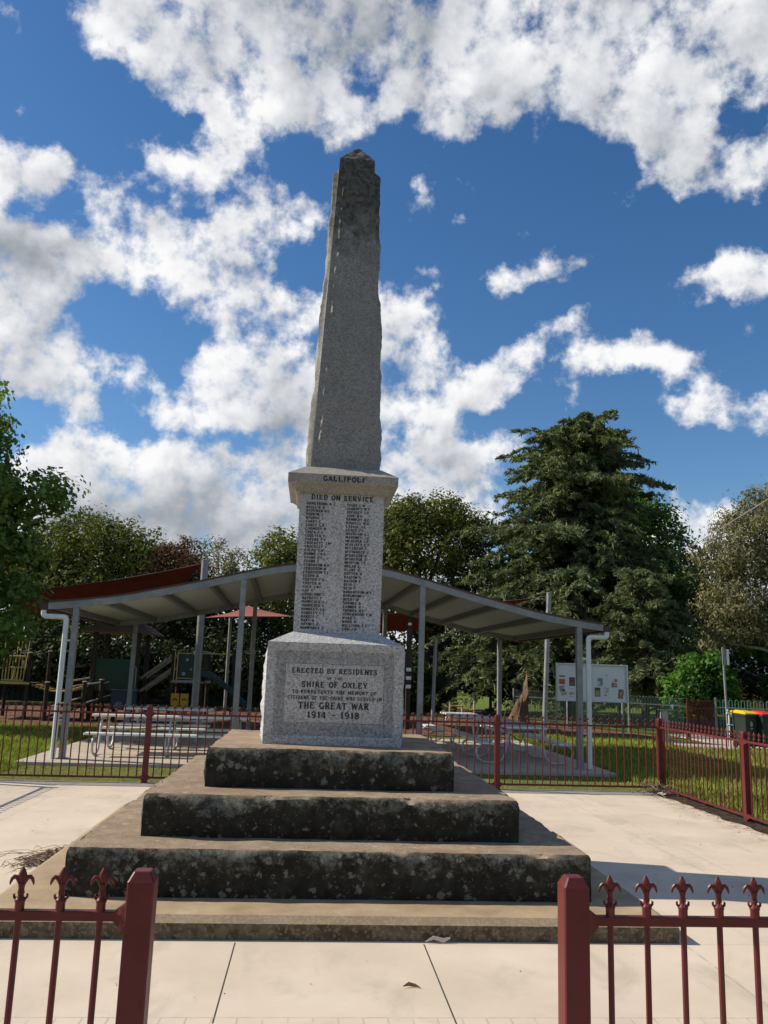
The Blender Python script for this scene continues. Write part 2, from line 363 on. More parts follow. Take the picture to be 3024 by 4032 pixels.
# cloud cover as outlines over the sky: (weight, [(azimuth, elevation) in degrees, azimuth clockwise from north = +Y])
CLOUDS = [
(1,[(-19.7,40.3),(-19.9,38.4),(-20.6,37.9),(-19.6,37.4),(-18.2,37.5),(-18.6,36.5),(-17.4,36.8),(-16.1,36.6),(-14.7,35.6),(-12.6,34.8),(-10.8,35.1),(-9.7,34.5),(-9.5,33.7),(-8.5,33.7),(-7.8,34.1),(-6.5,33.8),(-4.7,33.9),(-4.5,34.6),(-3.1,34.5),(-1.5,34.7),(-0.9,34.2),(0.2,33.6),(1,34.1),(2.5,34.8),(3.5,36),(5.5,35.6),(6.6,35.4),(7.1,34.5),(8.5,34.5),(10.6,35.1),(13.4,35.5),(14.8,35.7),(15.8,35.1),(17.2,34.7),(19.2,34.5),(20.2,33.7),(21.6,33.3),(22.5,32.2),(23.8,31.5),(24.7,30.4),(25.7,30.2),(27,30.8),(27.8,29.7),(29.7,29.8),(29.9,30.5),(30.8,30.6),(32.8,30.5),(37,42),(36,55),(-14,55),(-19,47)]),
(1,[(-24.5,30.5),(-23.2,30.8),(-21.4,31.3),(-19.9,31.3),(-18.6,31),(-18,30.3),(-16.8,30.1),(-18.2,29.5),(-19.1,28.4),(-20,28.6),(-20.9,28),(-22.7,27.4),(-24.1,27.1)]),
(1,[(-18.3,29.5),(-17.1,30),(-16.1,30.4),(-14.6,29.8),(-15.1,28.8),(-16.6,28.4),(-18,28.6)]),
(1,[(-14.6,30.8),(-14.4,31.6),(-13.6,32.4),(-12.1,32.8),(-9.8,33),(-8.7,33.8),(-7.1,34.1),(-7.1,32.8),(-7.6,31.4),(-9.2,30.7),(-10.5,30.3),(-11.5,30.7),(-12.6,30.6),(-13.4,30)]),
(1,[(-14.1,28.9),(-13,29.7),(-11.5,30.2),(-9.6,29.8),(-8.9,29),(-9.6,28.1),(-11.2,27.6),(-13.7,27.6)]),
(1,[(-8.9,28.9),(-8.5,29.8),(-6.5,30.7),(-4.2,31.3),(-1.4,31.2),(-0.1,31.3),(-0.2,29.7),(-1.6,29.1),(-2.3,28.1),(-3.9,27.6),(-5.6,27.2),(-7.2,27),(-8.4,27.5)]),
(1,[(-23.9,26.2),(-22.6,26.5),(-20.8,27.3),(-19.1,27.6),(-17.1,27.4),(-16.3,26.6),(-14.9,26.9),(-13.7,27.6),(-11.5,27.5),(-9,28.2),(-7.2,27.1),(-5.9,27),(-4.5,26.6),(-3.1,26),(-3.9,24.6),(-2.1,24.9),(-0.4,25.8),(3.3,26.2),(3.5,22.2),(-2.5,22),(-4,22),(-5.2,22.9),(-7,23.8),(-8,24.5),(-8.7,24.8),(-10.8,24),(-11.8,24.3),(-13.9,24.7),(-14.1,23.8),(-16,24.3),(-17.5,24.3),(-18.5,22.6),(-20.1,21.7),(-23.3,21.3)]),
(1,[(-23.3,21.2),(-20.3,21.8),(-18.8,21.8),(-17.5,21.3),(-16.4,21.2),(-15.6,20.4),(-16.3,19.8),(-18.2,19.7),(-19.2,19.5),(-17.6,19.6),(-16.5,19.4),(-13.9,19.6),(-12.3,19.3),(-11.3,19.2),(-11.6,18.3),(-13.4,18.1),(-15.3,17.7),(-15.2,16.9),(-15.6,15.8),(-17,15.7),(-18.2,16.2),(-19.9,15.8),(-21.1,15),(-22.5,14.8)]),
(1,[(-14.4,17),(-12.7,17.3),(-11.2,17.6),(-9.2,18.2),(-10.4,19.3),(-9.9,20.3),(-8.8,21.9),(-7.5,22.1),(-6.5,21.6),(-4.7,22),(-2.8,21.6),(-1.5,21.1),(-0.5,20.8),(3.5,21.9),(3.8,14.8),(-3.2,14.4),(-4.7,15.6),(-7,16),(-8.5,15.4),(-9.8,15.4),(-11.1,15.9),(-12.1,16.6),(-13.3,16.7)]),
(1,[(-22.1,11.9),(-19.8,12.8),(-19.6,13.4),(-18.6,14.1),(-16.9,14.3),(-15.8,15.2),(-14.5,14.9),(-13.1,14.5),(-11,14.9),(-9,14.7),(-6.9,14.9),(-4.7,14.4),(-1,14.2),(3.7,15.7),(4.2,3.1),(-21,2)]),
(1,[(2.9,26.3),(4,26.3),(5,25.9),(6,25.2),(7,25.9),(8.5,25.3),(7.4,24.4),(6.8,24.1),(8.6,23.7),(9,22.6),(8.7,21.4),(7.5,20.6),(9.5,20.6),(10.8,21.4),(12.8,22.2),(14.8,22.5),(16.7,23.8),(18.7,24.9),(19.8,23.8),(18.5,22.8),(16.4,22),(15.4,21.6),(15.7,20.3),(14.1,19.5),(13.5,18.2),(12,18),(9.6,17.3),(8.4,16.5),(3.4,16.2)]),
(1,[(16.3,20.2),(17.4,21.4),(18.3,22.4),(20.5,22.7),(22.4,22.3),(23.9,22.3),(25.4,21.3),(27.4,20.2),(25,20),(23.6,20.5),(22,20.2),(20.8,20.1),(18.9,20.5),(17.8,19.9)]),
(0.9,[(15.3,19.1),(16.4,19.9),(18.7,18.8),(16.8,18.3),(15.6,18.9)]),
(1,[(25,25.3),(26.7,25.5),(27.5,26),(27,27.5),(28.3,26.8),(29.7,27.3),(30.5,26.5),(32.4,25.9),(32.3,23.7),(30.2,23.7),(28.7,23.9),(27.2,23.7),(26.2,23.4),(25.4,24.1)]),
(1,[(25.3,18.9),(26.3,19.5),(28.1,18.7),(26.8,18.2),(26.2,17.6),(27.5,17.6),(29.2,17.9),(31.9,17.9),(31.8,15.5),(29.1,16.1),(27.2,16.2),(25.9,16),(25.1,15.3),(23.6,16.7),(24.8,17.7)]),
(0.95,[(10.8,26.5),(12.1,27.1),(14.1,26.7),(15.1,27.6),(16.8,27.9),(18.6,27.8),(18.1,27.1),(18,26.3),(16.4,26.5),(14.8,26.3),(13.5,25.5),(12.8,25.2),(11.5,25.8)]),
(1,[(3.4,16),(6,16),(7.6,16.3),(9.3,16.5),(10.9,16.3),(12.8,16.6),(15,16.3),(14.8,15.4),(13.5,14.7),(12.5,12.7),(12.3,3.3),(3.8,3.1)]),
(1,[(21.4,11.4),(23,12.1),(24.7,11.6),(26.4,11.1),(33.3,10),(32.8,2.2),(21.2,2)])]
PUFFS = [(-6,32.5,1.3,1.5,0.42),(-4.2,32,0.9,0.6,0.5),(-12.6,22.3,1.3,0.3,0.65),(-9.6,23.3,1.1,0.6,0.5),(-6.9,22.8,2,1,0.45),(-12.7,19.9,0.8,0.5,0.5),(-17.3,15.1,0.6,0.2,0.6),(-17.8,22.5,1.6,0.7,0.6),(-23.4,37.5,1.1,0.8,0.3),(-20.7,36.7,0.7,0.4,0.4),(-15.6,27.8,1.6,1,0.45),(-9.1,15,0.4,0.2,0.5),(7,33,0.7,0.7,0.75),(6.5,31.5,0.9,0.7,0.75),(9.3,33.6,0.4,0.7,0.65),(10,29.8,0.9,0.8,0.75),(9.7,29,0.4,0.5,0.4),(20.7,30.9,0.6,0.4,0.65),(22.3,28.7,0.6,0.6,0.5),(4.7,33.5,0.9,0.5,0.35),(12.4,27.6,0.8,0.7,0.4),(19.5,27.5,0.6,0.4,0.6),(4.8,27.1,1.1,0.4,0.55),(7.2,27.4,1.4,1,0.45),(23.4,24.6,1.2,0.4,0.7),(29.5,22.2,1.6,1,0.25),(24,19.6,0.9,0.9,0.6),(23.3,17.8,0.5,0.7,0.5),(15.1,18,0.7,0.8,0.45),(14.4,34.6,1.1,0.4,0.3),(18.9,31.2,0.5,0.3,0.35)]
GAPS = [(2,37.8,1.4,1,0.75),(-2.7,39.3,0.4,1.2,0.55),(-19.9,27.8,2,0.6,0.6),(-12.4,30.3,1.1,0.5,0.7),(-8.8,30.1,0.8,0.7,0.7),(-8.4,27.9,0.6,0.3,0.7),(-10.5,26.9,1.3,0.7,0.4),(-13.3,36.4,1.1,0.4,0.35),(15.1,40.8,1.5,0.9,1),(24.4,38.5,0.5,0.9,0.8),(17.2,35.6,1.7,0.5,0.65),(30,34.3,1.8,1.2,1),(27.5,32.4,0.7,0.5,0.6),(9,37.7,0.8,0.5,0.45),(21.1,39.1,0.3,0.2,0.5),(9.9,21.7,1.1,0.7,0.7),(4.7,20.4,0.7,0.7,0.6),(5.8,15.6,1.1,0.7,0.55),(9.7,19.9,1.1,0.3,0.25)]
GREYS = [(0.4,40.5,4.7,3.1,0.4),(-10.9,38.8,1.6,1,0.18),(-20.9,24.4,5.9,2.5,0.75),(-20.4,29.3,2.7,0.7,0.25),(-12.4,28,2.3,1,0.3),(-20.4,20.3,3.4,1.2,0.4),(-20.3,16.8,4.7,1.5,0.5),(-7.1,25.9,3.6,0.8,0.25),(-5.3,18.5,3.1,1,0.28),(-3.9,16.9,2.2,0.8,0.3),(-13.8,9.8,9.4,2.5,0.62),(-6,10.5,5.4,2.3,0.5),(-13.4,7.9,9,2,0.3),(-17.4,25.8,2.2,1,0.35),(6,40.9,5.9,2.5,0.38),(12,39.1,2.3,0.8,0.15),(20.9,36.7,4.7,2.3,0.14),(22.4,34,2.9,1.5,0.16),(26.3,31.5,1.6,1,0.12),(9.7,19.3,2.7,1,0.35),(13.5,21.1,1.6,0.6,0.2),(20.5,21.1,2.5,0.7,0.2),(9,14.1,4,1.5,0.4),(27.4,24.5,1.8,0.5,0.2),(28.6,16.6,2.2,0.5,0.2),(24.4,10.4,1.8,1.7,0.5)]
AZ0, AZ1, EL0, DEL, NR_ = -28.0, 35.0, 4.0, 1.12, 40
ga, ge = np.meshgrid(np.arange(-34, 40, .2), np.arange(0, 56, .2))
dn = np.zeros(ga.shape)
for wgt, poly in CLOUDS:
    ins = np.zeros(ga.shape, bool)
    for (x1, y1), (x2, y2) in zip(poly, poly[1:] + poly[:1]):
        if y1 != y2: ins ^= ((y1 > ge) != (y2 > ge)) & (ga < (x2-x1)*(ge-y1)/(y2-y1) + x1)
    dn = np.maximum(dn, wgt*ins)
for x, y, a, b, q in PUFFS: dn = np.maximum(dn, 1.6*q*np.exp(-(((ga-x)/a)**2 + ((ge-y)/b)**2)**2))
for x, y, a, b, q in GAPS: dn = dn*(1 - q*np.exp(-(((ga-x)/a)**2 + ((ge-y)/b)**2)**2))
gr = np.zeros(ga.shape)
for x, y, a, b, q in GREYS: gr = 1 - (1-gr)*(1 - q*np.exp(-(((ga-x)/a)**2 + ((ge-y)/b)**2)))
def soften(A, sg):
    n_ = int(3*sg); kk = np.exp(-np.arange(-n_, n_+1)**2/2/sg**2); kk /= kk.sum()
    for ax in (0, 1): A = np.apply_along_axis(lambda m: np.convolve(np.pad(m, n_, 'edge'), kk, 'valid'), ax, A)
    return A
dn = soften(dn, 2.5)
# how much cloud lies between a point and the light from the upper left: grey bases, bright tops
thick = soften(dn, 7)*dn; march = np.zeros(dn.shape)
for k in range(1, 13):
    sx_, sy_ = int(round(-k*1.1)), int(round(k*2.0)); sh_ = np.roll(np.roll(thick, -sx_, 1), -sy_, 0); march += sh_
gr = np.clip(gr*.85 + .62*np.clip(march/12 - .36, 0, 1), 0, 1); gr = soften(gr, 2)
look = lambda A, a, e: float(A[int(round((e-0)/.2)), int(round((a+34)/.2))])
AZS = np.linspace(AZ0, AZ1, 63)
SKY = [[(look(dn, a, EL0 + DEL*k), look(gr, a, EL0 + DEL*k)) for a in AZS] for k in range(NR_)]
out = t.n('ShaderNodeOutputWorld'); bg = t.n('ShaderNodeBackground')
sky = t.n('ShaderNodeTexSky', sky_type='NISHITA'); sky.sun_disc = False
sky.sun_elevation = SUN_EL; sky.sun_rotation = SUN_ROT; sky.air_density = 1.0; sky.dust_density = .25; sky.ozone_density = 2.2
bg.inputs['Strength'].default_value = .1
d = t.n('ShaderNodeTexCoord').outputs['Generated']
dx = t.xyz(d)
az = t.math('MULTIPLY', t.math('ARCTAN2', dx[0], dx[1]), 180/PI); el = t.math('MULTIPLY', t.math('ARCSINE', dx[2]), 180/PI)
wv = t.noise(22, 8, .62, d, col=True); wx = t.xyz(wv)
az = t.math('ADD', az, t.math('MULTIPLY', t.math('SUBTRACT', wx[0], .5), 2.6))
el = t.math('ADD', el, t.math('MULTIPLY', t.math('SUBTRACT', wx[1], .5), 2.4))
u = t.math('DIVIDE', t.math('SUBTRACT', az, AZ0), AZ1 - AZ0, clamp=True)
v = t.math('DIVIDE', t.math('SUBTRACT', el, EL0), DEL)
v = t.math('MINIMUM', t.math('MAXIMUM', v, 0.0), NR_ - 1.0)
acc = None
u2 = t.math('MULTIPLY', u, 2.0); uA = t.math('MINIMUM', u2, 1.0); uB = t.math('MAXIMUM', t.math('SUBTRACT', u2, 1.0), 0.0); second = t.math('GREATER_THAN', u2, 1.0)
def row_group(k, row):
    """one elevation band of the cloud cover as two colour ramps over azimuth (red: cover, green: greyness)"""
    ng = bpy.data.node_groups.new('cloud_band', 'ShaderNodeTree')
    for nm, ty in (('a', 'NodeSocketFloat'), ('b', 'NodeSocketFloat'), ('v', 'NodeSocketFloat'), ('second', 'NodeSocketFloat'), ('acc', 'NodeSocketVector')):
        ng.interface.new_socket(nm, in_out='INPUT', socket_type=ty)
    ng.interface.new_socket('acc', in_out='OUTPUT', socket_type='NodeSocketVector')
    q = NT(ng); gi = q.n('NodeGroupInput').outputs; go = q.n('NodeGroupOutput')
    chain = q.math('MULTIPLY', q.xyz(gi[4])[0], 1e-6)
    wgt = q.math('SUBTRACT', 1.0, q.math('ABSOLUTE', q.math('SUBTRACT', q.math('ADD', gi[2], chain), float(k))), clamp=True)
    wB = q.math('MULTIPLY', wgt, gi[3]); acc_ = gi[4]
    for part, uu_, ww_ in ((row[:32], gi[0], q.math('SUBTRACT', wgt, wB)), (row[31:], gi[1], wB)):
        nd = q.n('ShaderNodeValToRGB'); cr = nd.color_ramp; cr.interpolation = 'LINEAR'; n_ = len(part)
        for i in range(n_):
            e = cr.elements[i] if i < 2 else cr.elements.new(i/(n_-1))
            e.position = i/(n_-1)
        for i in range(n_): cr.elements[i].color = (part[i][0], part[i][1], 0, 1)
        q.l(q.math('ADD', uu_, chain), nd.inputs[0])
        acc_ = q.vmath('MULTIPLY_ADD', nd.outputs[0], ww_, acc_)
    q.l(acc_, go.inputs[0]); return ng
for k, row in enumerate(SKY):
    gn = t.n('ShaderNodeGroup'); gn.node_tree = row_group(k, row)
    for i, sv_ in enumerate((uA, uB, v, second)): t.l(sv_, gn.inputs[i])
    if acc is not None: t.l(acc, gn.inputs[4])
    acc = gn.outputs[0]
a2 = t.xyz(acc); dens, grey = a2[0], a2[1]
# beyond the mapped part of the sky unseen clouds are added to neutralise the fill light
side = t.math('MAXIMUM', t.step(t.math('ABSOLUTE', t.math('SUBTRACT', az, 3.0)), 33, 48), t.step(el, 50, 60))
dens = t.math('ADD', t.math('MULTIPLY', dens, t.math('SUBTRACT', 1.0, side)), t.math('MULTIPLY', side, t.step(t.noise(2.6, 3, .5, d), .47, .66)))
sv = Vector((-.974*math.cos(SUN_EL), .226*math.cos(SUN_EL), math.sin(SUN_EL)))
lit = Vector((-.55, .0, .83))       # where the cloud tops catch the light
o2 = lambda q: t.vmath('ADD', d, tuple(lit*q))
f1 = t.noise(24, 11, .60, d); f3 = t.noise(10, 5, .5, d); f4 = t.noise(10, 4, .5, o2(.04))
f5 = t.noise(24, 8, .58, d); f6 = t.noise(24, 6, .55, o2(.014))
D = t.math('ADD', dens, t.math('ADD', t.math('MULTIPLY', t.math('SUBTRACT', f1, .5), 2.3), t.math('MULTIPLY', t.math('SUBTRACT', f3, .5), .55)))
mask = t.step(D, .38, 1.02)
relief = t.math('ADD', t.math('MULTIPLY', t.math('SUBTRACT', f3, f4), 1.5), t.math('MULTIPLY', t.math('SUBTRACT', f5, f6), .95))
bright = t.math('SUBTRACT', t.math('ADD', .955, t.math('MULTIPLY', relief, .60)), t.math('MULTIPLY', grey, t.math('ADD', .30, t.math('MULTIPLY', f3, .45))))
bright = t.math('MINIMUM', t.math('MAXIMUM', bright, .2), 1.0)
cc = t.ramp(bright, [(.2, (.20, .225, .26)), (.5, (.40, .43, .47)), (.75, (.70, .72, .76)), (.92, (.93, .935, .95)), (1, (1.0, 1.0, 1.0))])
cloud = t.vmath('SCALE', cc, scale=8.2)
hs = t.n('ShaderNodeHueSaturation'); hs.inputs['Saturation'].default_value = 1.27; hs.inputs['Value'].default_value = .96; hs.inputs['Hue'].default_value = .503
t.l(sky.outputs[0], hs.inputs['Color'])
t.l(t.mix(mask, hs.outputs[0], cloud), bg.inputs[0]); t.l(bg.outputs[0], out.inputs[0])

sl = bpy.data.lights.new('sun', 'SUN'); sl.energy = 5.0; sl.angle = math.radians(.53); sl.color = (1, .91, .76)
so = bpy.data.objects.new('sun', sl); COL.objects.link(so)
so.rotation_euler = (-sv).to_track_quat('-Z', 'Y').to_euler()
yaw, pitch, roll = -.0791, .1884, .0331
r0 = Vector((math.cos(yaw), math.sin(yaw), 0)); fw = Vector((-math.sin(yaw)*math.cos(pitch), math.cos(yaw)*math.cos(pitch), math.sin(pitch)))
up0 = Vector((math.sin(yaw)*math.sin(pitch), -math.cos(yaw)*math.sin(pitch), math.cos(pitch)))
R_ = r0*math.cos(roll) + up0*math.sin(roll); U_ = up0*math.cos(roll) - r0*math.sin(roll)
cam = bpy.data.cameras.new('camera'); co = bpy.data.objects.new('camera', cam); COL.objects.link(co)
co.matrix_world = Matrix(((R_.x, U_.x, -fw.x, -.2001), (R_.y, U_.y, -fw.y, -7.4555), (R_.z, U_.z, -fw.z, 1.575), (0, 0, 0, 1)))
cam.sensor_fit = 'VERTICAL'; cam.sensor_height = 36; cam.sensor_width = 27; cam.lens = 36*3290/4032
cam.clip_start = .05; cam.clip_end = 3000
scene.camera = co
scene.view_settings.view_transform = 'Standard'; scene.view_settings.look = 'None'
scene.view_settings.exposure = .25; scene.view_settings.gamma = 1.0
# ------------------------------------------------------------------ ground
g = MB(); g.add([(-700,-700,-.05),(700,-700,-.05),(700,900,-.05),(-700,900,-.05)], [(0,1,2,3)])
structure('ground', g, grass_ground())
YB = lambda x: 4.5 + .03*x
g = MB(); g.add([(-4.75,-7.9,0),(4.82,-7.9,0),(4.82,YB(4.82),0),(-4.75,YB(-4.75),0),(-4.75,-7.9,-.12),(4.82,-7.9,-.12),(4.82,YB(4.82),-.12),(-4.75,YB(-4.75),-.12)],
      [(0,1,2,3),(4,5,1,0),(5,6,2,1),(6,7,3,2),(7,4,0,3)])
structure('paving', g, paving_mat())
g = MB()
for i in range(42):
    x = -4.75 + i*.228
    g.add([(x,YB(x)+.004,.004),(x+.222,YB(x+.222)+.004,.004),(x+.222,YB(x+.222)+.105,.002),(x,YB(x)+.105,.002),(x,YB(x)+.004,-.1),(x+.222,YB(x+.222)+.004,-.1),(x+.222,YB(x+.222)+.105,-.1),(x,YB(x)+.105,-.1)],
          [(0,1,2,3),(4,5,1,0),(5,6,2,1),(6,7,3,2),(7,4,0,3)])
structure('kerb', g, plain('grey_kerb_paver', (.19, .18, .17), .85, 0, .3, 5, .4))
# shelter slab
SY = lambda x: 6.74 + .03*x
m_, t, b = M('slab_concrete', rough=.85, spec=.25); p = t.pos()
c = t.ramp(t.noise(3, 8, .65, p), [(.3, (.36, .31, .25)), (.7, (.5, .44, .36))])
qx = t.xyz(p); jl = t.math('MAXIMUM', t.math('LESS_THAN', t.math('PINGPONG', qx[0], .6), .006), t.math('LESS_THAN', t.math('PINGPONG', qx[1], .6), .006))
setc(t, b, t.mix(t.math('MULTIPLY', jl, .6), c, (.16, .14, .11)), t.bump(t.noise(40, 6, .7, p), .4, .006)); SLAB = m_
def slab(mb, x0, x1, y0, y1, z, zb=-.12):
    k = lambda x, y: y + .03*x
    mb.add([(x0,k(x0,y0),z),(x1,k(x1,y0),z),(x1,k(x1,y1),z),(x0,k(x0,y1),z),(x0,k(x0,y0),zb),(x1,k(x1,y0),zb),(x1,k(x1,y1),zb),(x0,k(x0,y1),zb)],
           [(0,1,2,3),(4,5,1,0),(5,6,2,1),(6,7,3,2),(7,4,0,3)])
g = MB(); slab(g, -4.78, 5.05, 6.72, 13.4, .0); structure('slab', g, SLAB)
g = MB(); g.add([(-40,14.2,-.03),(6.6,14.9,-.03),(8.6,16.0,-.03),(10.2,17.2,-.03),(7.0,26,-.03),(-40,27,-.03)], [(0,1,2,3,4,5)])
structure('mulch_ground', g, mulch_mat())
m_, t, b = M('path_concrete', rough=.85); p = t.pos()
setc(t, b, t.ramp(t.noise(2, 8, .65, p), [(.3, (.38, .29, .235)), (.7, (.52, .42, .35))]))
g = MB()
for a in [((9.1,13.1),(24,11.0),(24,12.8),(9.5,15.3)), ((10.7,14.95),(11.7,14.8),(11.9,18),(10.7,18))]:
    g.add([(x,y,z) for z in (-.02 + (0 if a[0][0] < 10 else .004), -.15) for x, y in a], [(0,1,2,3),(4,5,1,0),(5,6,2,1),(6,7,3,2),(7,4,0,3)])
structure('path', g, m_)
g = MB(); g.add([(-60,-20,-.03),(60,-20,-.03),(60,-8.6,-.03),(-60,-8.6,-.03)], [(0,1,2,3)]); structure('street', g, plain('street_asphalt', (.05,.05,.052), .9, 0, .2, 2, .4, 80))  # unseen asphalt behind the camera, kept dark to cut bounced light
g = MB(); g.add([(14,24,-.04),(60,20,-.04),(60,24,-.04),(14,28.5,-.04),(2,34,-.04),(2,30,-.04)], [(0,1,2,3,4,5)])
structure('road', g, plain('asphalt', (.075, .075, .08), .9, 0, .2, 2, .4, 80))
m_, t, b = M('dark_soil', rough=1, spec=.05); p = t.pos()
setc(t, b, t.ramp(t.noise(14, 8, .75, p), [(.35, (.03, .022, .016)), (.55, (.085, .062, .042)), (.75, (.22, .17, .11))]), t.bump(t.noise(30, 8, .75, p), 1, .05))
rng = random.Random(5)
g = MB(); n = 60
g.grid(lambda u, v: (4.82 + (.02 + .24*u) + .05*mn.noise(Vector((u*3, v*40, 0))) if u > 0 else 4.80 - .05 - .10*max(0, mn.noise(Vector((1, v*30, 5)))+.25),
                     -6 + v*10.75, .006 + .03*math.sin(PI*u)*(.5 + mn.noise(Vector((u*4, v*50, 2))))), 6, n*3)
structure('soil', g, m_, 60)

# ------------------------------------------------------------------ monument
def ngrid(mb, P, axis_n, nu, nv, amp, mask, seed, freq=6.):
    """displaced patch: P(u,v) -> point, displaced along axis_n by ridged noise, zero on its rim"""
    N = Vector(axis_n)
    def fn(u, v):
        p = Vector(P(u, v)); q = p*freq + Vector((seed, seed*1.7, seed*.3))
        h = .55*mn.fractal(q, .9, 2.1, 5) + .45*(1 - 2*abs(mn.noise(q*.6 + Vector((7, 3, 1)))))
        wob = Vector(mn.noise_vector(p*9 + Vector((seed, 0, 0))))*.006
        return p + N*(amp*(.35 + h)*mask(u, v)) + wob
    mb.grid(fn, nu, nv)
def rockblock(cx, h, z0, z1, seed, amp=.035, dn=.02):
    """square stone course with rock-faced uprights and worn arrises; the rim noise depends on position only, so faces meet"""
    mb = MB(); ns = int(2*h/dn); nz = max(8, int((z1-z0)/dn))
    def em(u, v, k=9, kz=4.0):
        a = min(1, min(u, 1-u)*ns/6.); b_ = min(1, min(v, 1-v)*kz); return min(a, 1)*b_**.8
    b0 = len(mb.v)
    def chipped(p):
        x, y, z = p; ax_, ay_ = abs(x-cx), abs(y); dd = h - max(ax_, ay_); e = max(0, dd) + max(0, z1 - z)
        if e > .16: return p
        s_ = Vector((x*2.6, y*2.6, seed)); c_ = .05*max(0, mn.fractal(s_, .7, 2.1, 5) - .10) + .026*max(0, mn.noise(s_*4.5) - .05) + .014*max(0, mn.noise(s_*13))
        if e >= c_: return p
        k_ = (c_ - e)*.55; nx, ny = ((1 if x > cx else -1), 0) if ax_ > ay_ else (0, (1 if y > 0 else -1))
        j_ = .3*k_*mn.noise(Vector((x, y, z))*22)
        return (x - nx*(k_+j_), y - ny*(k_+j_), z - k_*.75 + j_*.5)
    sides = [((cx-h,-h),(cx+h,-h),(0,-1,0)), ((cx+h,-h),(cx+h,h),(1,0,0)), ((cx+h,h),(cx-h,h),(0,1,0)), ((cx-h,h),(cx-h,-h),(-1,0,0))]
    for k, (a, b_, N) in enumerate(sides):
        def P(u, v, a=a, b_=b_, N=N):
            ins = .012*(max(0, v-.9)/.1)**2
            x = a[0] + (b_[0]-a[0])*u; y = a[1] + (b_[1]-a[1])*u
            hh = 1 - ins/h
            return (cx + (x-cx)*hh, y*hh, z0 + (z1-z0)*v)
        ngrid(mb, P, N, ns, nz, amp, em, seed + k*3.1, 5.)
    hi = 1 - .012/h
    def top(u, v):
        p = Vector((cx + (2*u-1)*h*hi, (2*v-1)*h*hi, z1))
        e = min(1, min(u, 1-u, v, 1-v)*ns/4.)
        wob = Vector(mn.noise_vector(p*9 + Vector((seed, 0, 0))))*.006*(1-e)
        return p + wob + Vector((0, 0, .006*e*mn.noise(p*3)))
    mb.grid(top, ns//2*2, ns//2*2)
    mb.v = mb.v[:b0] + [chipped(p) for p in mb.v[b0:]]
    return mb
def rock_top_fix(mb): return mb

mon = thing('war_memorial', 'tall grey granite obelisk memorial on three lichen-covered stone steps', 'memorial', (0,0,0))
pl = MB(); h0 = 2.12
pl.sq([(h0, -.05), (h0+.004, .09), (h0-.055, .1226), (1.0, .1236)])
pl.build('plinth', concrete_plinth(), mon)
for k, (cx, h, z0, z1, amp) in enumerate([(.012, 1.70, .118, .4147, .036), (.006, 1.3134, .41, .6967, .052), (-.016, .9285, .692, .9797, .038)]):
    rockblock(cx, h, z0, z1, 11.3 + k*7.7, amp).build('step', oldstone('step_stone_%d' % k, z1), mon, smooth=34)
G1 = granite('granite', 0, .475); G2 = granite('granite_weathered', .95, .275, .22); G3 = granite('granite_cornice', 0, .40, .45); GR = granite('granite_chiselled', 0, .33)
# pedestal
px = -.006; hb, ht, zb, zt, zs_, hs_ = .5543, .5522, .9757, 1.786, 1.881, .363
pd = MB()
def pface(N, a, b_, amp, seed):
    def P(u, v):
        h = hb + (ht-hb)*v
        x = (a[0] + (b_[0]-a[0])*u)*h; y = (a[1] + (b_[1]-a[1])*u)*h
        return (px + x, y, zb + (zt-zb)*v)
    msk = lambda u, v: min(1, min(u, 1-u)*12)*min(1, min(v, 1-v)*14)
    ngrid(pd, P, N, 40, 34, amp, msk, seed, 7.)
pface((1,0,0), (1,-1), (1,1), .03, 3); pface((0,1,0), (1,1), (-1,1), .03, 5); pface((-1,0,0), (-1,1), (-1,-1), .035, 8)
Y0 = -.5535
rr = [(.5537, zb, zt, 0), (.492, 1.035, 1.733, 0), (.478, 1.049, 1.719, .012), (.412, 1.136, 1.634, .012), (.403, 1.147, 1.623, .021), (.394, 1.156, 1.614, .006)]
ring_ = lambda q: [(px-q[0], Y0+q[3], q[1]), (px+q[0], Y0+q[3], q[1]), (px+q[0], Y0+q[3], q[2]), (px-q[0], Y0+q[3], q[2])]
for qa, qb in zip(rr[:-1], rr[1:]):
    pd.cur = 1 if qa[3] == .012 and qb[3] == .012 else 0; pd.rings([ring_(qa), ring_(qb)], cap=False)
pd.cur = 0
w_, a, b2, o = rr[-1]; pd.add([(px-w_, Y0+o, a), (px+w_, Y0+o, a), (px+w_, Y0+o, b2), (px-w_, Y0+o, b2)], [(0,1,2,3)])
pd.rings([[(px-h, -h, z), (px+h, -h, z), (px+h, h, z), (px-h, h, z)] for h, z in ((ht+.003, zt-.002), (hs_-.01, zs_+.002))], cap=False)
def chips(mb, x, yf, z0, z1, seed, w_=.012, prot=.018):
    """pale broken flakes standing along a chiselled margin"""
    r = random.Random(seed); z = z0
    while z < z1:
        l = r.uniform(.012, .035); xx = x(z) + r.uniform(-1, 1)*w_; ww = r.uniform(.006, .016); pr = prot*r.uniform(.4, 1)
        y = yf(z)
        mb.add([(xx-ww*.4, y+.004, z-l*.2), (xx+ww, y+.004, z+l*.1), (xx+ww*.4, y+.004, z+l), (xx-ww, y+.004, z+l*.6), (xx+r.uniform(-.3,.6)*ww, y-pr, z+l*r.uniform(.3,.6))],
               [(0,1,4),(1,2,4),(2,3,4),(3,0,4)])
        z += l*r.uniform(.5, 1.1)
ped = pd.build('pedestal', [G1, GR], mon, smooth=35)
for za, zb2 in ((1.10, 1.15), (1.18, 1.27), (1.43, 1.47)):
    cp = MB(); chips(cp, lambda z: px-.455+.005*math.sin(z*40), lambda z: Y0+.011, za, zb2, int(za*100), .01, .026); cp.build('chipped_edge', G1, ped)
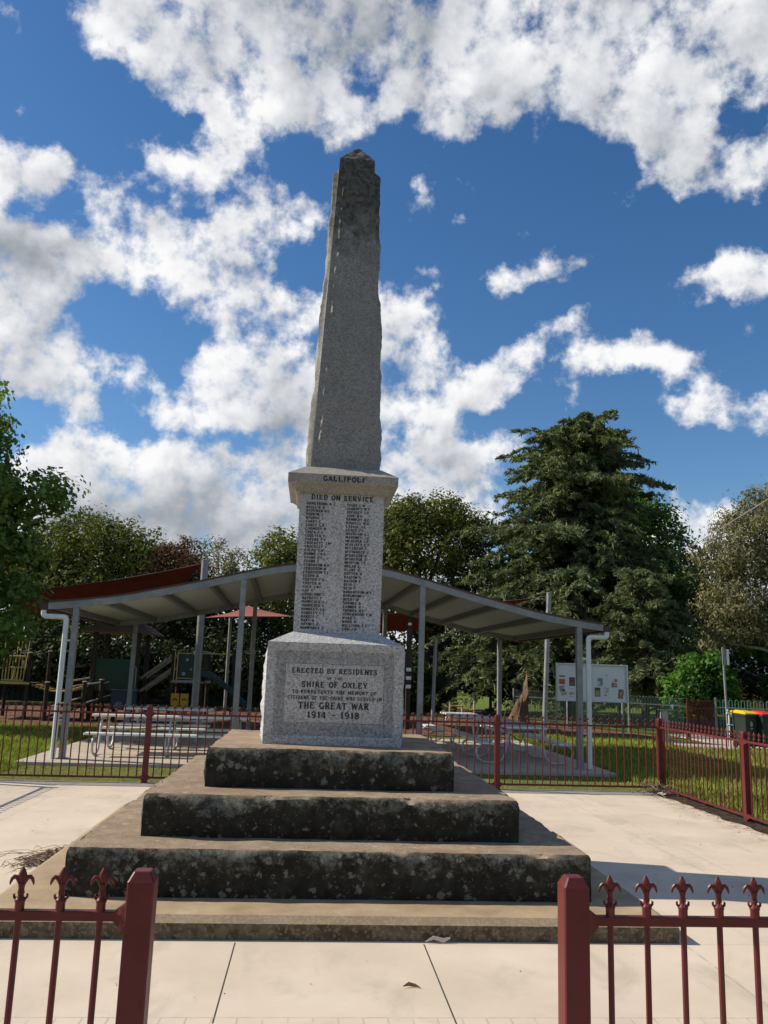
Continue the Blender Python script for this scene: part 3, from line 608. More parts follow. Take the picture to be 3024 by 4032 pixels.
# shaft with the names
sx = -.003
sh = MB(); sh.sq([(.3629, 1.872), (.3640, 1.884), (.366, 3.075)], sx); shaft = sh.build('name_shaft', G1, mon)
cn = MB(); cn.sq([(.362, 3.068), (.402, 3.068), (.405, 3.085), (.41, 3.098), (.424, 3.113), (.447, 3.128), (.470, 3.137), (.472, 3.139), (.472, 3.216), (.468, 3.2195), (.33, 3.309)], sx)
corn = cn.build('cornice', G3, mon)
# obelisk
ox = .009; zo, zt2, za = 3.305, 6.417, 6.6504
hw = lambda z: .3005 + (.1673-.3005)*(z-zo)/(zt2-zo)
ob = MB()
def front(u, v):
    z = zo + (zt2-zo)*v; h = hw(z); x = (2*u-1)*h
    e = min((h-abs(x))/.05, (z-zo)/.09, 9); d = 0
    if e > 1: d = -.0045 - .004*mn.fractal(Vector((x*9, 0, z*9)), .9, 2.1, 4)
    xl = -h + .062 + .012*mn.noise(Vector((z*5, 1.3, 0)))
    on = 1 if (3.55 < z < 3.80 or 3.96 < z < 4.3 or 4.78 < z < 6.15) else 0
    rd = max(0, mn.fractal(Vector((z*9, 4.2, x*9)), .8, 2.1, 5) + .22)*math.exp(-((x-xl)/.016)**2)*on
    return (ox + x, -h + d - .024*rd, z)
ob.grid(front, 60, 300)
def rside(N, fx, seed):
    def P(u, v):
        z = zo + (zt2-zo)*v; h = hw(z); return fx(2*u-1, h, z)
    def msk(u, v):
        e = min(u, 1-u)*2; h = hw(zo + (zt2-zo)*v)*2
        a = min(1, max(0, (min(u, 1-u)*h - .035)/.018)); b_ = min(1, max(0, (v*3.11 - .03)/.03), max(0, ((1-v)*3.11 - .10)/.03))
        return a*b_*1.0
    def fn(u, v):
        p = Vector(P(u, v)); q = p*1.9 + Vector((seed, 2*seed, 0)); mk = msk(u, v)
        hh = .034 + .030*mn.fractal(q, .75, 2.2, 7) + .016*(.5 - abs(mn.noise(q*2.3 + Vector((3, 1, 7))))*1.6)
        return p + Vector(N)*max(0, hh)*mk
    ob.grid(fn, 36, 180)
rside((1,0,0), lambda s, h, z: (ox+h, s*h, z), 3.7); rside((0,1,0), lambda s, h, z: (ox-s*h, h, z), 9.1); rside((-1,0,0), lambda s, h, z: (ox-h, -s*h, z), 14.2)
h = hw(zt2)
def cap(N):
    def fn(u, v):
        a = (2*u-1)*(1-v)*h; r_ = (1-v)*h
        p = Vector((ox + (a if N[1] else N[0]*r_) , (N[1]*r_ if N[1] else a), zt2 + (za-zt2)*v))
        wv_ = Vector(mn.noise_vector(p*16))*.012*min(1, (v)*6)*(1 if v < 1 else .6)
        return p + wv_
    ob.grid(fn, 18, 14)
cap((0,-1)); cap((1,0)); cap((0,1)); cap((-1,0))
obel = ob.build('obelisk', G2, mon, smooth=32)

# ---- lettering: stroke alphabet with slab serifs
def arc(cx, cy, rx, ry, a0, a1, n=7):
    return [(cx + rx*math.cos(math.radians(a0+(a1-a0)*i/n)), cy + ry*math.sin(math.radians(a0+(a1-a0)*i/n))) for i in range(n+1)]
T_, t_ = .17, .10     # thick and thin strokes
def V(x, a=0, b_=1, ser='bt'):
    r_ = [([(x, a), (x, b_)], T_)]
    if 'b' in ser: r_.append(([(x-.14, a+.045), (x+.14, a+.045)], .09))
    if 't' in ser: r_.append(([(x-.14, b_-.045), (x+.14, b_-.045)], .09))
    return r_
def S(pts, w_=t_): return [(pts, w_)]
GL = {
 'A': S([(.08,0),(.36,1)], .10)+S([(.36,1),(.66,0)], T_)+S([(.2,.34),(.56,.34)])+S([(-.02,.045),(.2,.045)],.09)+S([(.52,.045),(.8,.045)],.09),
 'B': V(.17)+S([(.17,.95)]+arc(.4,.74,.21,.21,90,-90)+[(.17,.53)],.12)+S([(.4,.52)]+arc(.42,.28,.25,.235,90,-90)+[(.17,.05)],.13),
 'C': S(arc(.4,.5,.31,.44,48,312,12),.15)+S([(.63,.62),(.63,.9)],.1),
 'D': V(.17)+S([(.17,.95)]+arc(.36,.5,.32,.45,90,-90,10)+[(.17,.05)],.14),
 'E': V(.17)+S([(.17,.95),(.62,.95)])+S([(.17,.52),(.5,.52)])+S([(.17,.05),(.64,.05)])+S([(.6,.98),(.6,.74)],.08)+S([(.63,.02),(.63,.27)],.08)+S([(.48,.63),(.48,.41)],.07),
 'F': V(.17)+S([(.17,.95),(.62,.95)])+S([(.17,.52),(.5,.52)])+S([(.6,.98),(.6,.74)],.08)+S([(.48,.63),(.48,.41)],.07),
 'G': S(arc(.4,.5,.31,.44,50,340,12),.15)+S([(.66,.0),(.66,.42)],.13)+S([(.48,.42),(.78,.42)],.09),
 'H': V(.17)+V(.62)+S([(.17,.5),(.62,.5)]), 'I': V(.24),
 'J': [([(.48,1),(.48,.25)]+arc(.3,.25,.18,.22,0,-170,6),.14)]+S([(.34,.955),(.62,.955)],.09),
 'K': V(.17)+S([(.17,.4),(.62,.97)],.1)+S([(.33,.56),(.66,.03)],T_)+S([(.5,.045),(.8,.045)],.09)+S([(.48,.955),(.74,.955)],.09),
 'L': V(.17)+S([(.17,.05),(.62,.05)])+S([(.61,.02),(.61,.32)],.09),
 'M': V(.15,ser='b')+V(.79)+S([(.13,1),(.47,.2)],T_)+S([(.47,.2),(.8,1)],.1)+S([(.02,.955),(.2,.955)],.09),
 'N': V(.15)+V(.68,ser='t')+S([(.13,1),(.68,0)],T_),
 'O': S(arc(.4,.5,.31,.44,0,360,16),.15), 'P': V(.17)+S([(.17,.95)]+arc(.4,.71,.23,.24,90,-90)+[(.17,.47)],.13),
 'Q': S(arc(.4,.5,.31,.44,0,360,16),.15)+S([(.44,.25),(.7,-.08)],.14),
 'R': V(.17)+S([(.17,.95)]+arc(.4,.73,.22,.22,90,-90)+[(.17,.51)],.12)+S([(.38,.5),(.66,.02)],T_)+S([(.56,.045),(.8,.045)],.09),
 'S': S(arc(.36,.73,.22,.22,30,270,8)+arc(.37,.27,.24,.235,90,-150,8),.14)+S([(.57,.68),(.57,.97)],.09)+S([(.12,.03),(.12,.33)],.09),
 'T': V(.36,ser='b')+S([(.03,.95),(.69,.95)])+S([(.05,.98),(.05,.7)],.09)+S([(.67,.98),(.67,.7)],.09),
 'U': S([(.17,1),(.17,.3)]+arc(.4,.3,.23,.25,180,360,8)+[(.63,1)],.14)+S([(.03,.955),(.31,.955)],.09)+S([(.51,.955),(.77,.955)],.09),
 'V': S([(.1,1),(.38,0)],T_)+S([(.38,0),(.66,1)],.1)+S([(-.02,.955),(.24,.955)],.09)+S([(.54,.955),(.78,.955)],.09),
 'W': S([(.08,1),(.3,0)],.16)+S([(.3,0),(.5,.9)],.09)+S([(.5,.9),(.72,0)],.16)+S([(.72,0),(.94,1)],.09)+S([(-.04,.955),(.2,.955)],.09)+S([(.82,.955),(1.05,.955)],.09),
 'X': S([(.1,1),(.66,0)],T_)+S([(.1,0),(.66,1)],.1)+S([(-.02,.955),(.24,.955)],.09)+S([(.52,.045),(.8,.045)],.09)+S([(-.02,.045),(.22,.045)],.09)+S([(.54,.955),(.78,.955)],.09),
 'Y': S([(.08,1),(.38,.45)],T_)+S([(.38,.45),(.68,1)],.1)+V(.38,0,.5,'b')+S([(-.04,.955),(.22,.955)],.09)+S([(.56,.955),(.8,.955)],.09),
 'Z': S([(.08,.95),(.64,.95)])+S([(.62,.97),(.1,.03)],T_)+S([(.08,.05),(.66,.05)])+S([(.1,.98),(.1,.74)],.08)+S([(.65,.02),(.65,.26)],.08),
 '1': V(.25,ser='b')+S([(.08,.78),(.25,.96)],.1), '4': S([(.46,0),(.46,1)],.15)+S([(.42,.98),(.08,.3)],.1)+S([(.04,.3),(.68,.3)],.1)+S([(.32,.045),(.62,.045)],.09),
 '8': S(arc(.36,.74,.2,.21,0,360,12),.13)+S(arc(.36,.27,.25,.23,0,360,12),.14), '9': S(arc(.36,.68,.24,.27,0,360,12),.13)+S([(.6,.68)]+arc(.34,.34,.26,.3,20,-110,8),.13),
 '-': S([(.1,.48),(.5,.48)],.12), '.': S([(.08,.07),(.2,.07)],.14),
 'c': S(arc(.26,.72,.16,.2,48,312,8),.11),
}
GW = {'I': .5, 'M': .95, 'W': 1.0, '1': .48, '-': .6, '.': .26, ' ': .5, 'J': .66, 'c': .45}
def lettering(mb, txt, x0, x1, zb_, zt_, yf, center=False, cw=None, lean=0., jit=0, bold=1.5):
    """stroke text in the vertical plane y = yf, squeezed to x0..x1, caps zb_..zt_; cw fixes the unit width instead"""
    rj = random.Random(len(txt)*7 + int(zb_*1000))
    adv = [GW.get(c_, .8) + .10 for c_ in txt]; tot = sum(adv) - .1
    H = zt_ - zb_; sx_ = (x1-x0)/tot if cw is None else cw
    X = x0; k = 0
    for c_, a_ in zip(txt, adv):
        dz = rj.uniform(-1, 1)*jit*H
        for pts, w_ in GL.get(c_, []):
            k += 1; y = yf - .0012 - .00004*(k % 9)
            P = [(X + px_*sx_, zb_ + dz + (pz*H) + lean*(X + px_*sx_ - x0)) for px_, pz in pts]
            hw_ = w_*H*.5*min(1.15, max(.75, sx_/H))*bold
            n_ = len(P); Ls = []; closed = (abs(pts[0][0]-pts[-1][0]) + abs(pts[0][1]-pts[-1][1])) < 1e-6 and n_ > 2
            for i in range(n_):
                a, b_ = P[max(i-1, 0)], P[min(i+1, n_-1)]
                if closed and i in (0, n_-1): a, b_ = P[n_-2], P[1]
                dx_, dz_ = b_[0]-a[0], b_[1]-a[1]; L = math.hypot(dx_, dz_) or 1
                Ls.append((-dz_/L*hw_, dx_/L*hw_))
            ring = []
            for (x, z), (nx, nz_) in zip(P, Ls): ring.append([(x-nx, y, z-nz_), (x+nx, y, z+nz_)])
            vs = [q for r_ in ring for q in r_]
            mb.add(vs, [(2*i, 2*i+2, 2*i+3, 2*i+1) for i in range(n_-1)])
        X += a_*sx_
tx = MB(); yp = Y0 + .006
for s_, a, b_, z0_, z1_ in [('ERECTED BY RESIDENTS', -.355, .339, 1.542, 1.582), ('OF THE', -.072, .058, 1.494, 1.513), ('SHIRE OF OXLEY', -.274, .261, 1.432, 1.476),
    ('TO PERPETUATE THE MEMORY OF', -.346, .339, 1.382, 1.408), ('CITIZENS OF THE SHIRE WHO SERVED IN', -.378, .378, 1.335, 1.362), ('THE GREAT WAR', -.291, .278, 1.263, 1.314), ('1914 - 1918', -.217, .207, 1.192, 1.24)]:
    lettering(tx, s_, a, b_, z0_, z1_, yp, jit=.02)
tx.build('lettering', BLACK, ped)
NL = """ARMSTRONG W.J|BAILLIE R|BATEMAN R.G|BODKIN J|BOURKE J|CAREY F|CAREY G.H|CARMODY H|CHICK C.A|COULTER T|COZENS T.E|CROCKETT J.Mc|CROCKETT T|CULPH T.W|DUNNE J.H.S|EVANS D.C|EVANS F|FERGUSON H.V|FERGUSON N|FERGUSON T.L|FLOYD H|FOSTER F.A|FOSTER H|GALE J.W|GAY T|GOODLAND G|HACKETT F|HANDCOCK A.J|HANDCOCK G|HANDLEY J.A|HANDLEY L.L|HARRIS C|HART B|HAYNES C|HUMPHREY C""".split('|')
NR = """IZARD L.W|JARROTT W.T|JEFFREY J.T|JUDE H.D|KENNEDY R.C|KIDGELL W.G|LESLIE J.F|LEWIS C.C|MACKLAN A.J|MAHONEY J.A|MEAGHER J.P|McALIECE C.F|McCARTHY T|McCORMICK J|McGREGOR D.|McGREGOR D.|NEWTON J.T|NOLAN E|PLANT H|POTTER H|RAISON A|RAISON E|REID C|REID F|ROBERTSON W.F|ROBINSON J|ROXBY N|SHANKS D|TANNER H|THOMAS H.E|USHERWOOD T.W|WARD C|WARD H|WILLIAMS E.C|LAW J.H""".split('|')
tx = MB()
for x0_, L in ((-.308, NL), (.039, NR)):
    for i, s_ in enumerate(L):
        z = 2.966 - i*.03125; yf = -(.364 + .002*(z-1.884)/1.19)
        lettering(tx, s_, x0_, 0, z, z+.021, yf, cw=.0222, bold=1.8)
lettering(tx, 'DIED ON SERVICE', -.27, .27, 3.013, 3.055, -.3662)
tx.build('lettering', BLACK, shaft)
tx = MB(); lettering(tx, 'GALLIPOLI', -.176, .18, 3.157, 3.2, -.472); tx.build('lettering', BLACK, corn)
# ------------------------------------------------------------------ fences
def finial_mb():
    f = MB()
    f.lathe([(.0095,.905),(.0125,.915),(.0128,.936),(.0142,.938),(.0145,.943),(.0125,.946),(.0085,.950),(.0078,.956),(.0098,.960),(.0085,.964),(.0078,.972),(.0092,.978),(.0088,.984)], 12)
    f.lathe([(.006,.982),(.0085,.990),(.0112,.999),(.0118,1.004),(.0105,1.010),(.0065,1.018),(.003,1.0235),(.0006,1.0265)], 10, flat=.62)
    f.box(-.0012, .0012, -.0085, .0085, .984, 1.018)
    for s in (-1, 1):
        f.tube([(s*.003,0,.978),(s*.008,0,.990),(s*.0145,0,.999),(s*.021,0,1.000),(s*.0265,0,.995),(s*.030,0,.986),(s*.031,0,.979)], [.005,.0062,.0066,.006,.0048,.0034,.0012], 8, flat=.8)
        f.tube([(s*.006,0,.944),(s*.0125,0,.945),(s*.017,0,.949),(s*.0178,0,.955),(s*.015,0,.958)], [.004,.0042,.0036,.003,.0014], 6)
    for s in (-1, 1):
        f.tube([(0,s*.006,.944),(0,s*.0125,.946),(0,s*.016,.952),(0,s*.014,.957)], [.004,.004,.003,.0014], 6)
    return f
def post_mb(h=.036, top=1.0):
    f = MB(); b = .004
    prof = [(h, -.08), (h, top-.003), (h-.0025, top+.001), (h-.013, top+.021), (h-.016, top+.0225)]
    rings = []
    for hh, z in prof:
        c = min(b, hh*.3)
        rings.append([(-hh+c,-hh,z),(hh-c,-hh,z),(hh,-hh+c,z),(hh,hh-c,z),(hh-c,hh,z),(-hh+c,hh,z),(-hh,hh-c,z),(-hh,-hh+c,z)])
    f.rings(rings); return f
def bracket(mb, x, s, z, h0=.0345):
    """flared socket where a rail meets a post"""
    x0_ = x + s*h0
    R = [[(x0_ + s*d_, -a, z-a), (x0_ + s*d_, a, z-a), (x0_ + s*d_, a, z+a), (x0_ + s*d_, -a, z+a)] for d_, a in ((0, .033), (.012, .028), (.03, .0155), (.034, .0125))]
    mb.rings(R if s > 0 else [r[::-1] for r in R])
PICKET = None
def fence(label, loc, rz, posts, per=21, first=.0, group=None, big=(), trim=(0, 0)):
    """steel picket fence along local x; posts = list of local x"""
    global PICKET
    root = thing('picket_fence', label, 'fence', loc, rz, group, local=True)
    for i, x in enumerate(posts):
        pm = post_mb(.048 if i in big else .036, 1.012 if i in big else 1.0)
        po = pm.build('post', RED, root, off=False); po.location = (x, 0, 0)
    for a, b_ in zip(posts[:-1], posts[1:]):
        r_ = MB(); r_.bbox(a+.03, b_-.03, -.0125, .0125, .892, .917, .002); bracket(r_, a, 1, .9045); bracket(r_, b_, -1, .9045)
        r_.build('rail', RED, root, off=False)
        r_ = MB(); r_.bbox(a+.03, b_-.03, -.0125, .0125, .058, .083, .002); bracket(r_, a, 1, .0705); bracket(r_, b_, -1, .0705)
        r_.build('rail', RED, root, off=False)
        for k in range(per):
            x = a + (b_-a)*(k+1)/(per+1) if not first else (a + first*(k+1) if first > 0 else b_ + first*(k+1))
            if x < a + .04 or x > b_ - .04: continue
            if PICKET is None:
                m_ = MB(); m_.tube([(0,0,.075),(0,0,.90)], .0088, 8, cap=False); pk = m_.build('picket', RED, root, 40, off=False)
                finial_mb().build('finial', RED, pk, 40, off=False); PICKET = pk
            else:
                pk = PICKET.copy(); COL.objects.link(pk); pk.parent = root
                fc = PICKET.children[0].copy(); COL.objects.link(fc); fc.parent = pk
            pk.location = (x, 0, 0)
    return root
FG = 'maroon picket fences round the memorial'
yf_ = math.atan(.03)
P0 = (4.896 - 4*2.42, 4.69 - .03*4*2.42)
fence('maroon picket fence behind the memorial, in front of the shelter', (P0[0], P0[1], 0), yf_, [i*2.421 for i in range(5)], group=FG, big=(4,))
fence('maroon picket fence at right running forward from corner post', (4.896, 4.69, 0), -PI/2, [.0 + i*2.42 for i in range(4)], group=FG)
# the run shares its first post with the rear fence: drop the duplicate
_r = [o for o in bpy.data.objects if o.name.startswith('picket_fence') and o.parent is None][-1]
for ch in list(_r.children):
    if ch.name.startswith('post') and ch.location.x < .01: bpy.data.objects.remove(ch)
fence('maroon picket fence section right of the entrance gap', (.569, -4.985, 0), 0, [0, 2.42], per=22, first=.1065, group=FG)
fence('maroon picket fence section left of the entrance gap', (-.629, -4.985, 0), PI, [0, 2.42], per=22, first=.1065, group=FG)
fence('maroon picket fence along left side of the paving', (-4.70, 4.3, 0), -PI/2, [.12 + i*2.42 for i in range(3)], group=FG)

# ------------------------------------------------------------------ shelter
SXo, SYo = .18, 7.305
shl = thing('picnic_shelter', 'open picnic shelter with wavy roof on galvanised posts', 'shelter', (SXo, SYo, 0), yf_, local=True)
ks = [0, .45, .78, 1.1, 1.5, 1.8, 2.3, 2.95, 3.62, 4.0, 4.5, 4.87]; kz = [3.415, 3.40, 3.366, 3.312, 3.212, 3.135, 3.005, 2.855, 2.70, 2.638, 2.57, 2.525]
def zr(x):
    x = abs(x); z = np.interp([x-.25, x-.12, x, x+.12, x+.25] if x > .3 else [x], ks, kz); return float(np.mean(z))
xs = np.linspace(-4.85, 4.85, 80); D_ = 5.9
r_ = MB()
for k, (o, th) in enumerate([(0, 0)]):
    r_.cur = 0; r_.grid(lambda u, v: (-4.85 + 9.7*u, -.06 + D_*v + 0, zr(-4.85 + 9.7*u) + .035), 160, 2)
    r_.cur = 1; r_.grid(lambda u, v: (4.85 - 9.7*u, -.06 + D_*v, zr(4.85 - 9.7*u) + .004), 160, 2)
    r_.cur = 0
    for yy in (-.06, D_-.06):
        r_.grid(lambda u, v: (-4.85 + 9.7*u, yy, zr(-4.85 + 9.7*u) + .004 + .031*v), 160, 1)
r_.build('roof_sheet', [MAROON, CREAM], shl, 40, off=False)
def beam(y0, y1, hgt=.115):
    b_ = MB(); rings = []
    for x in xs: z = zr(x); rings.append([(x, y0, z-hgt), (x, y1, z-hgt), (x, y1, z), (x, y0, z)])
    b_.rings(rings); return b_
for y0 in (-.05, 5.66): beam(y0, y0+.06).build('beam', GALV, shl, 40, off=False)
for x in (-4.78, -3.95, -3.0, -2.2, -1.5, -.75, 0, .75, 1.5, 2.2, 2.95, 3.8, 4.78):
    b_ = MB(); z = zr(x) - .002; sl_ = (zr(x+.05)-zr(x-.05))/.1
    b_.add([(x+dx_, y, z+sl_*dx_-dz_) for y in (.012, 5.658) for dx_, dz_ in ((-.035,.0),(.035,.0),(.035,.105),(-.035,.105))], [(0,1,2,3),(7,6,5,4),(0,4,5,1),(1,5,6,2),(2,6,7,3),(3,7,4,0)])
    b_.build('rafter', GALVD, shl, off=False)
for x in (-4.39, -1.625, 1.53, 4.40):
    for y in (-.02, 5.69):
        b_ = MB(); b_.bbox(x-.048, x+.048, y-.026-.02, y+.056+.014, .0, zr(x)-.117, .006)
        b_.bbox(x-.09, x+.09, y-.08, y+.1, -.001, .012, .002)
        b_.build('post', GALV, shl, off=False)
for s in (-1, 1):
    b_ = MB(); xg = s*4.86
    x0_, x1_ = sorted((xg, xg + s*.12)); z = zr(4.85)
    b_.box(x0_, x1_, -.05, D_-.06, z-.13, z-.125); b_.box(x0_, x0_+.004, -.05, D_-.06, z-.124, z-.02); b_.box(x1_-.004, x1_, -.05, D_-.06, z-.124, z-.02)
    b_.box(x0_+.005, x1_-.005, -.05, -.045, z-.124, z-.02); b_.build('gutter', MAROON, shl, off=False)
    b_ = MB(); xd = s*4.56 if s > 0 else -4.53
    zz = z - .17
    b_.tube([(xg + s*.06, -.02, z-.131), (xg + s*.06, -.02, zz-.02), (xg + s*.045, -.025, zz-.05), (xg + s*.02, -.03, zz-.06), (xd + s*.05, -.05, zz-.065), (xd + s*.012, -.053, zz-.075), (xd, -.055, zz-.11), (xd, -.055, 1.2), (xd, -.055, .01)], .045, 12)
    b_.box(min(xd, s*4.4), max(xd, s*4.4), -.058, -.052, 1.9, 1.93); b_.box(min(xd, s*4.4), max(xd, s*4.4), -.058, -.052, .6, .63)
    b_.build('downpipe', PVC, shl, 50, off=False)

# ------------------------------------------------------------------ picnic tables
def picnic(label, loc, rz, L, frames, zt=.67, zb=.385):
    tb = thing('picnic_table', label, 'picnic table', loc, rz, 'aluminium picnic tables under the shelter', local=True)
    def plank(name, ys, z, n=4):
        m_ = MB()
        for y0, y1 in ys:
            w_ = (y1-y0)/n
            for k in range(n): m_.bbox(-L/2, L/2, y0 + k*w_ + .002, y0 + (k+1)*w_ - .002, z-.035, z, .004)
        return m_.build(name, ALU, tb, off=False)
    plank('tabletop', [(-.38, -.005), (.005, .38)], zt)
    for s in (-1, 1): plank('bench_seat', [sorted((s*.60, s*.86))], zb, 3)
    for x in frames:
        m_ = MB(); pts = []
        for s in (-1, 1):
            h = []
            h += [(x, s*.86, zb-.06)] if False else []
            ctr = (s*.63, .20)
            loop = [(x, s*.62, zb-.06), (x, s*.80, zb-.06), (x, s*.88, zb-.10), (x, s*.90, .22), (x, s*.88, .11), (x, s*.80, .045), (x, s*.70, .025), (x, s*.56, .025), (x, s*.46, .05), (x, s*.39, .12), (x, s*.365, .22), (x, s*.33, .42), (x, s*.30, zt-.11), (x, s*.25, zt-.065), (x, s*.17, zt-.05), (x, 0, zt-.05)]
            pts = loop if s < 0 else pts + loop[::-1][1:]
        m_.tube(pts, .021, 8)
        m_.box(x-.015, x+.015, -.34, .34, zt-.07, zt-.04)
        m_.build('leg_frame', FRAME, tb, 50, off=False)
    m_ = MB(); m_.tube([(frames[0], 0, zt-.055), (frames[0]+.25*(L > 2.2), 0, zt-.3 if L > 2.2 else zt-.06), (frames[-1], 0, zt-.055)], .012, 6); m_.build('brace', GALV, tb, off=False)
    return tb
picnic('long aluminium picnic table in sun near left end of shelter', (-2.66, 8.47, 0), .03, 2.75, [-1.2, 0, 1.2])
picnic('shorter aluminium picnic table behind the long sunny table', (-3.12, 11.0, 0), .03, 1.8, [-.6, .6])
picnic('shaded aluminium picnic table seen end on near right post', (3.70, 9.2, 0), PI/2 + .03, 2.75, [-1.2, 0, 1.2])
picnic('picnic table farther back beyond the shaded end-on table', (3.35, 12.0, 0), PI/2 + .05, 1.9, [-.6, .6])

# ------------------------------------------------------------------ sails and poles
def sail(label, corners, sag=.35, mat=SAIL, edge=.14, group='shade sails over the playground'):
    C = [Vector(c_) for c_ in corners]; th = .006
    ctr = sum(C, Vector())/4
    def P(u, v):
        # pull the borders in so that each edge is a concave catenary
        uu = u + edge*(.5-u)*4*v*(1-v)*1.0*abs(2*u-1); vv = v + edge*(.5-v)*4*u*(1-u)*abs(2*v-1)
        p = (C[0]*(1-uu) + C[1]*uu)*(1-vv) + (C[3]*(1-uu) + C[2]*uu)*vv
        p.z -= sag*4*u*(1-u)*v*(1-v); return p
    o = thing('shade_sail', label, 'shade sail', tuple(ctr), 0, group)
    m_ = MB(); m_.grid(lambda u, v: P(u, v), 24, 24); m_.grid(lambda u, v: P(1-u, v) + Vector((0, 0, th)), 24, 24)
    m_.build('sail_cloth', mat, o, 60)
    m_ = MB(); E = [P(i/24, 0) for i in range(25)] + [P(1, i/24) for i in range(1, 25)] + [P(1-i/24, 1) for i in range(1, 25)] + [P(0, 1-i/24) for i in range(1, 25)]
    m_.tube(E, .016, 6); m_.build('hem', MAROON, o, 60); return o
sail('large dark red shade sail rising to the tallest pole at left', [(-8.4,14.4,3.12), (-3.16,14.4,4.16), (-4.05,19.5,3.25), (-9.2,19.5,2.9)], .45)
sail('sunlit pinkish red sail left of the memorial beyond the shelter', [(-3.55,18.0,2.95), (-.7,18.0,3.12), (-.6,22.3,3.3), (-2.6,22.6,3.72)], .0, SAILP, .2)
sail('dark red sail just right of the memorial shaft, under the roof', [(-.4,16.5,3.2), (2.9,16.8,3.28), (3.75,20,2.95), (.2,20.5,2.72)], .3)
s4 = sail('narrow red sail corner chained to the pole right of shelter', [(2.2,16.2,3.35), (5.85,15.25,3.70), (5.1,18.8,3.3), (2.6,19.5,3.2)], .2)
m_ = MB(); 
for i in range(8):
    a = Vector((5.86,15.25,3.70)).lerp(Vector((6.13,15.2,3.76)), i/8); b_ = Vector((5.86,15.25,3.70)).lerp(Vector((6.13,15.2,3.76)), (i+1)/8 + .02)
    m_.tube([a, b_], .011 if i % 2 else .007, 6)
m_.build('chain', GALV, s4)
def pole(label, x, y, h, r, mat=GALV, lean=(0, 0)):
    o = thing('sail_pole', label, 'pole', (x, y, 0), 0, 'steel poles holding the shade sails')
    m_ = MB(); m_.tube([(x, y, -.1), (x+lean[0]*h, y+lean[1]*h, h)], r, 16, cap=False); m_.build('tube', mat, o, 50)
    m_ = MB(); tx_, ty_ = x+lean[0]*h, y+lean[1]*h; m_.lathe([(r+.004, h), (r+.004, h+.03), (r*.6, h+.04), (.004, h+.042)], 16, tx_, ty_); m_.build('cap', mat, o, 50)
    m_ = MB(); m_.lathe([(r+.05, -.05), (r+.05, .015), (r+.01, .02)], 12, x, y); m_.build('base_plate', GALVD, o); return o
pole('thickest galvanised sail pole, rising above the left roof slope', -3.06, 14.3, 4.22, .092)
pole('galvanised pole above right roof slope with sail chain', 6.09, 15.2, 3.83, .066, GALV, (.04, 0))
pole('short galvanised pole with no sail right of the memorial', 3.47, 18.0, 2.57, .055, GALV, (.02, 0))
pole('thin pole with one sunlit edge beneath the pinkish sail', -2.87, 20.0, 3.1, .052)
tp = thing('timber_post', 'dark timber post with white bands right of the memorial', 'post', (2.6, 17, 0))
m_ = MB(); m_.bbox(2.53, 2.67, 16.93, 17.07, -.1, 3.72, .012); m_.build('shaft', TIMBER, tp)
for z in (1.12, 1.36, 1.60, 2.92):
    m_ = MB(); hh = .1 if z < 2 else .07; dx_ = .0735 if z < 2 else .05; m_.box(2.6-dx_, 2.6+dx_, 16.9265, 16.929, z, z+hh); m_.build('white_band', WHITE, tp)

# ------------------------------------------------------------------ playground
GW_ = 'posts of the playground'
def stake(mb, x, y, z0, z1, r=.055): mb.lathe([(r, z0), (r, z1-.05), (r*1.02, z1-.048), (r*.85, z1-.004), (.01, z1)], 10, x, y)
CAPW = plain('pale_post_cap', (.42, .36, .28), .7)
def capped(parent, x, y, z1, z0=-.1, r=.055, mat=TIMBER):
    m_ = MB(); m_.lathe([(r, z0), (r, z1)], 10, x, y); po = m_.build('post', mat, parent, 50)
    m_ = MB(); m_.lathe([(r+.012, z1-.002), (r+.012, z1+.02), (.01, z1+.03)], 10, x, y); m_.build('post_cap', CAPW, po, 50)
# left platform with yellow barrier
pa = thing('play_platform', 'dark play platform with pale yellow bar barrier at far left', 'play equipment', (-8.5, 17, 0))
m_ = MB(); m_.bbox(-9.6, -7.95, 16.9, 18.2, .86, .94, .01); m_.build('deck', TIMBER, pa)
m_ = MB()
for z in (1.0, 1.66): m_.tube([(-8.74, 16.95, z), (-8.14, 16.95, z)], .02, 8)
for k in range(8): x = -8.72 + k*.082; m_.tube([(x, 16.95, 1.0), (x, 16.95, 1.66 if k not in (0,) else 2.05)], .013, 6)
m_.build('barrier', YELLOWP, pa, 50)
m_ = MB()
for k in (0, 1, 3): m_.tube([(-8.66 + k*.1, 17.6, 1.0), (-8.58 + k*.1, 17.6, 2.1)], .013, 6)
m_.tube([(-8.74, 17.6, 1.35), (-8.4, 17.6, 1.35)], .02, 6); m_.build('climbing_bars', YELLOWP, pa, 50)
m_ = MB(); m_.bbox(-9.6, -7.95, 16.84, 16.89, .9, .96, .005); m_.build('edge_board', YELLOWP, pa)
for x, y, z in ((-8.02, 16.95, 1.76), (-7.83, 18.1, 1.83), (-9.0, 16.95, 1.7), (-9.0, 18.1, 1.9)): capped(pa, x, y, z)
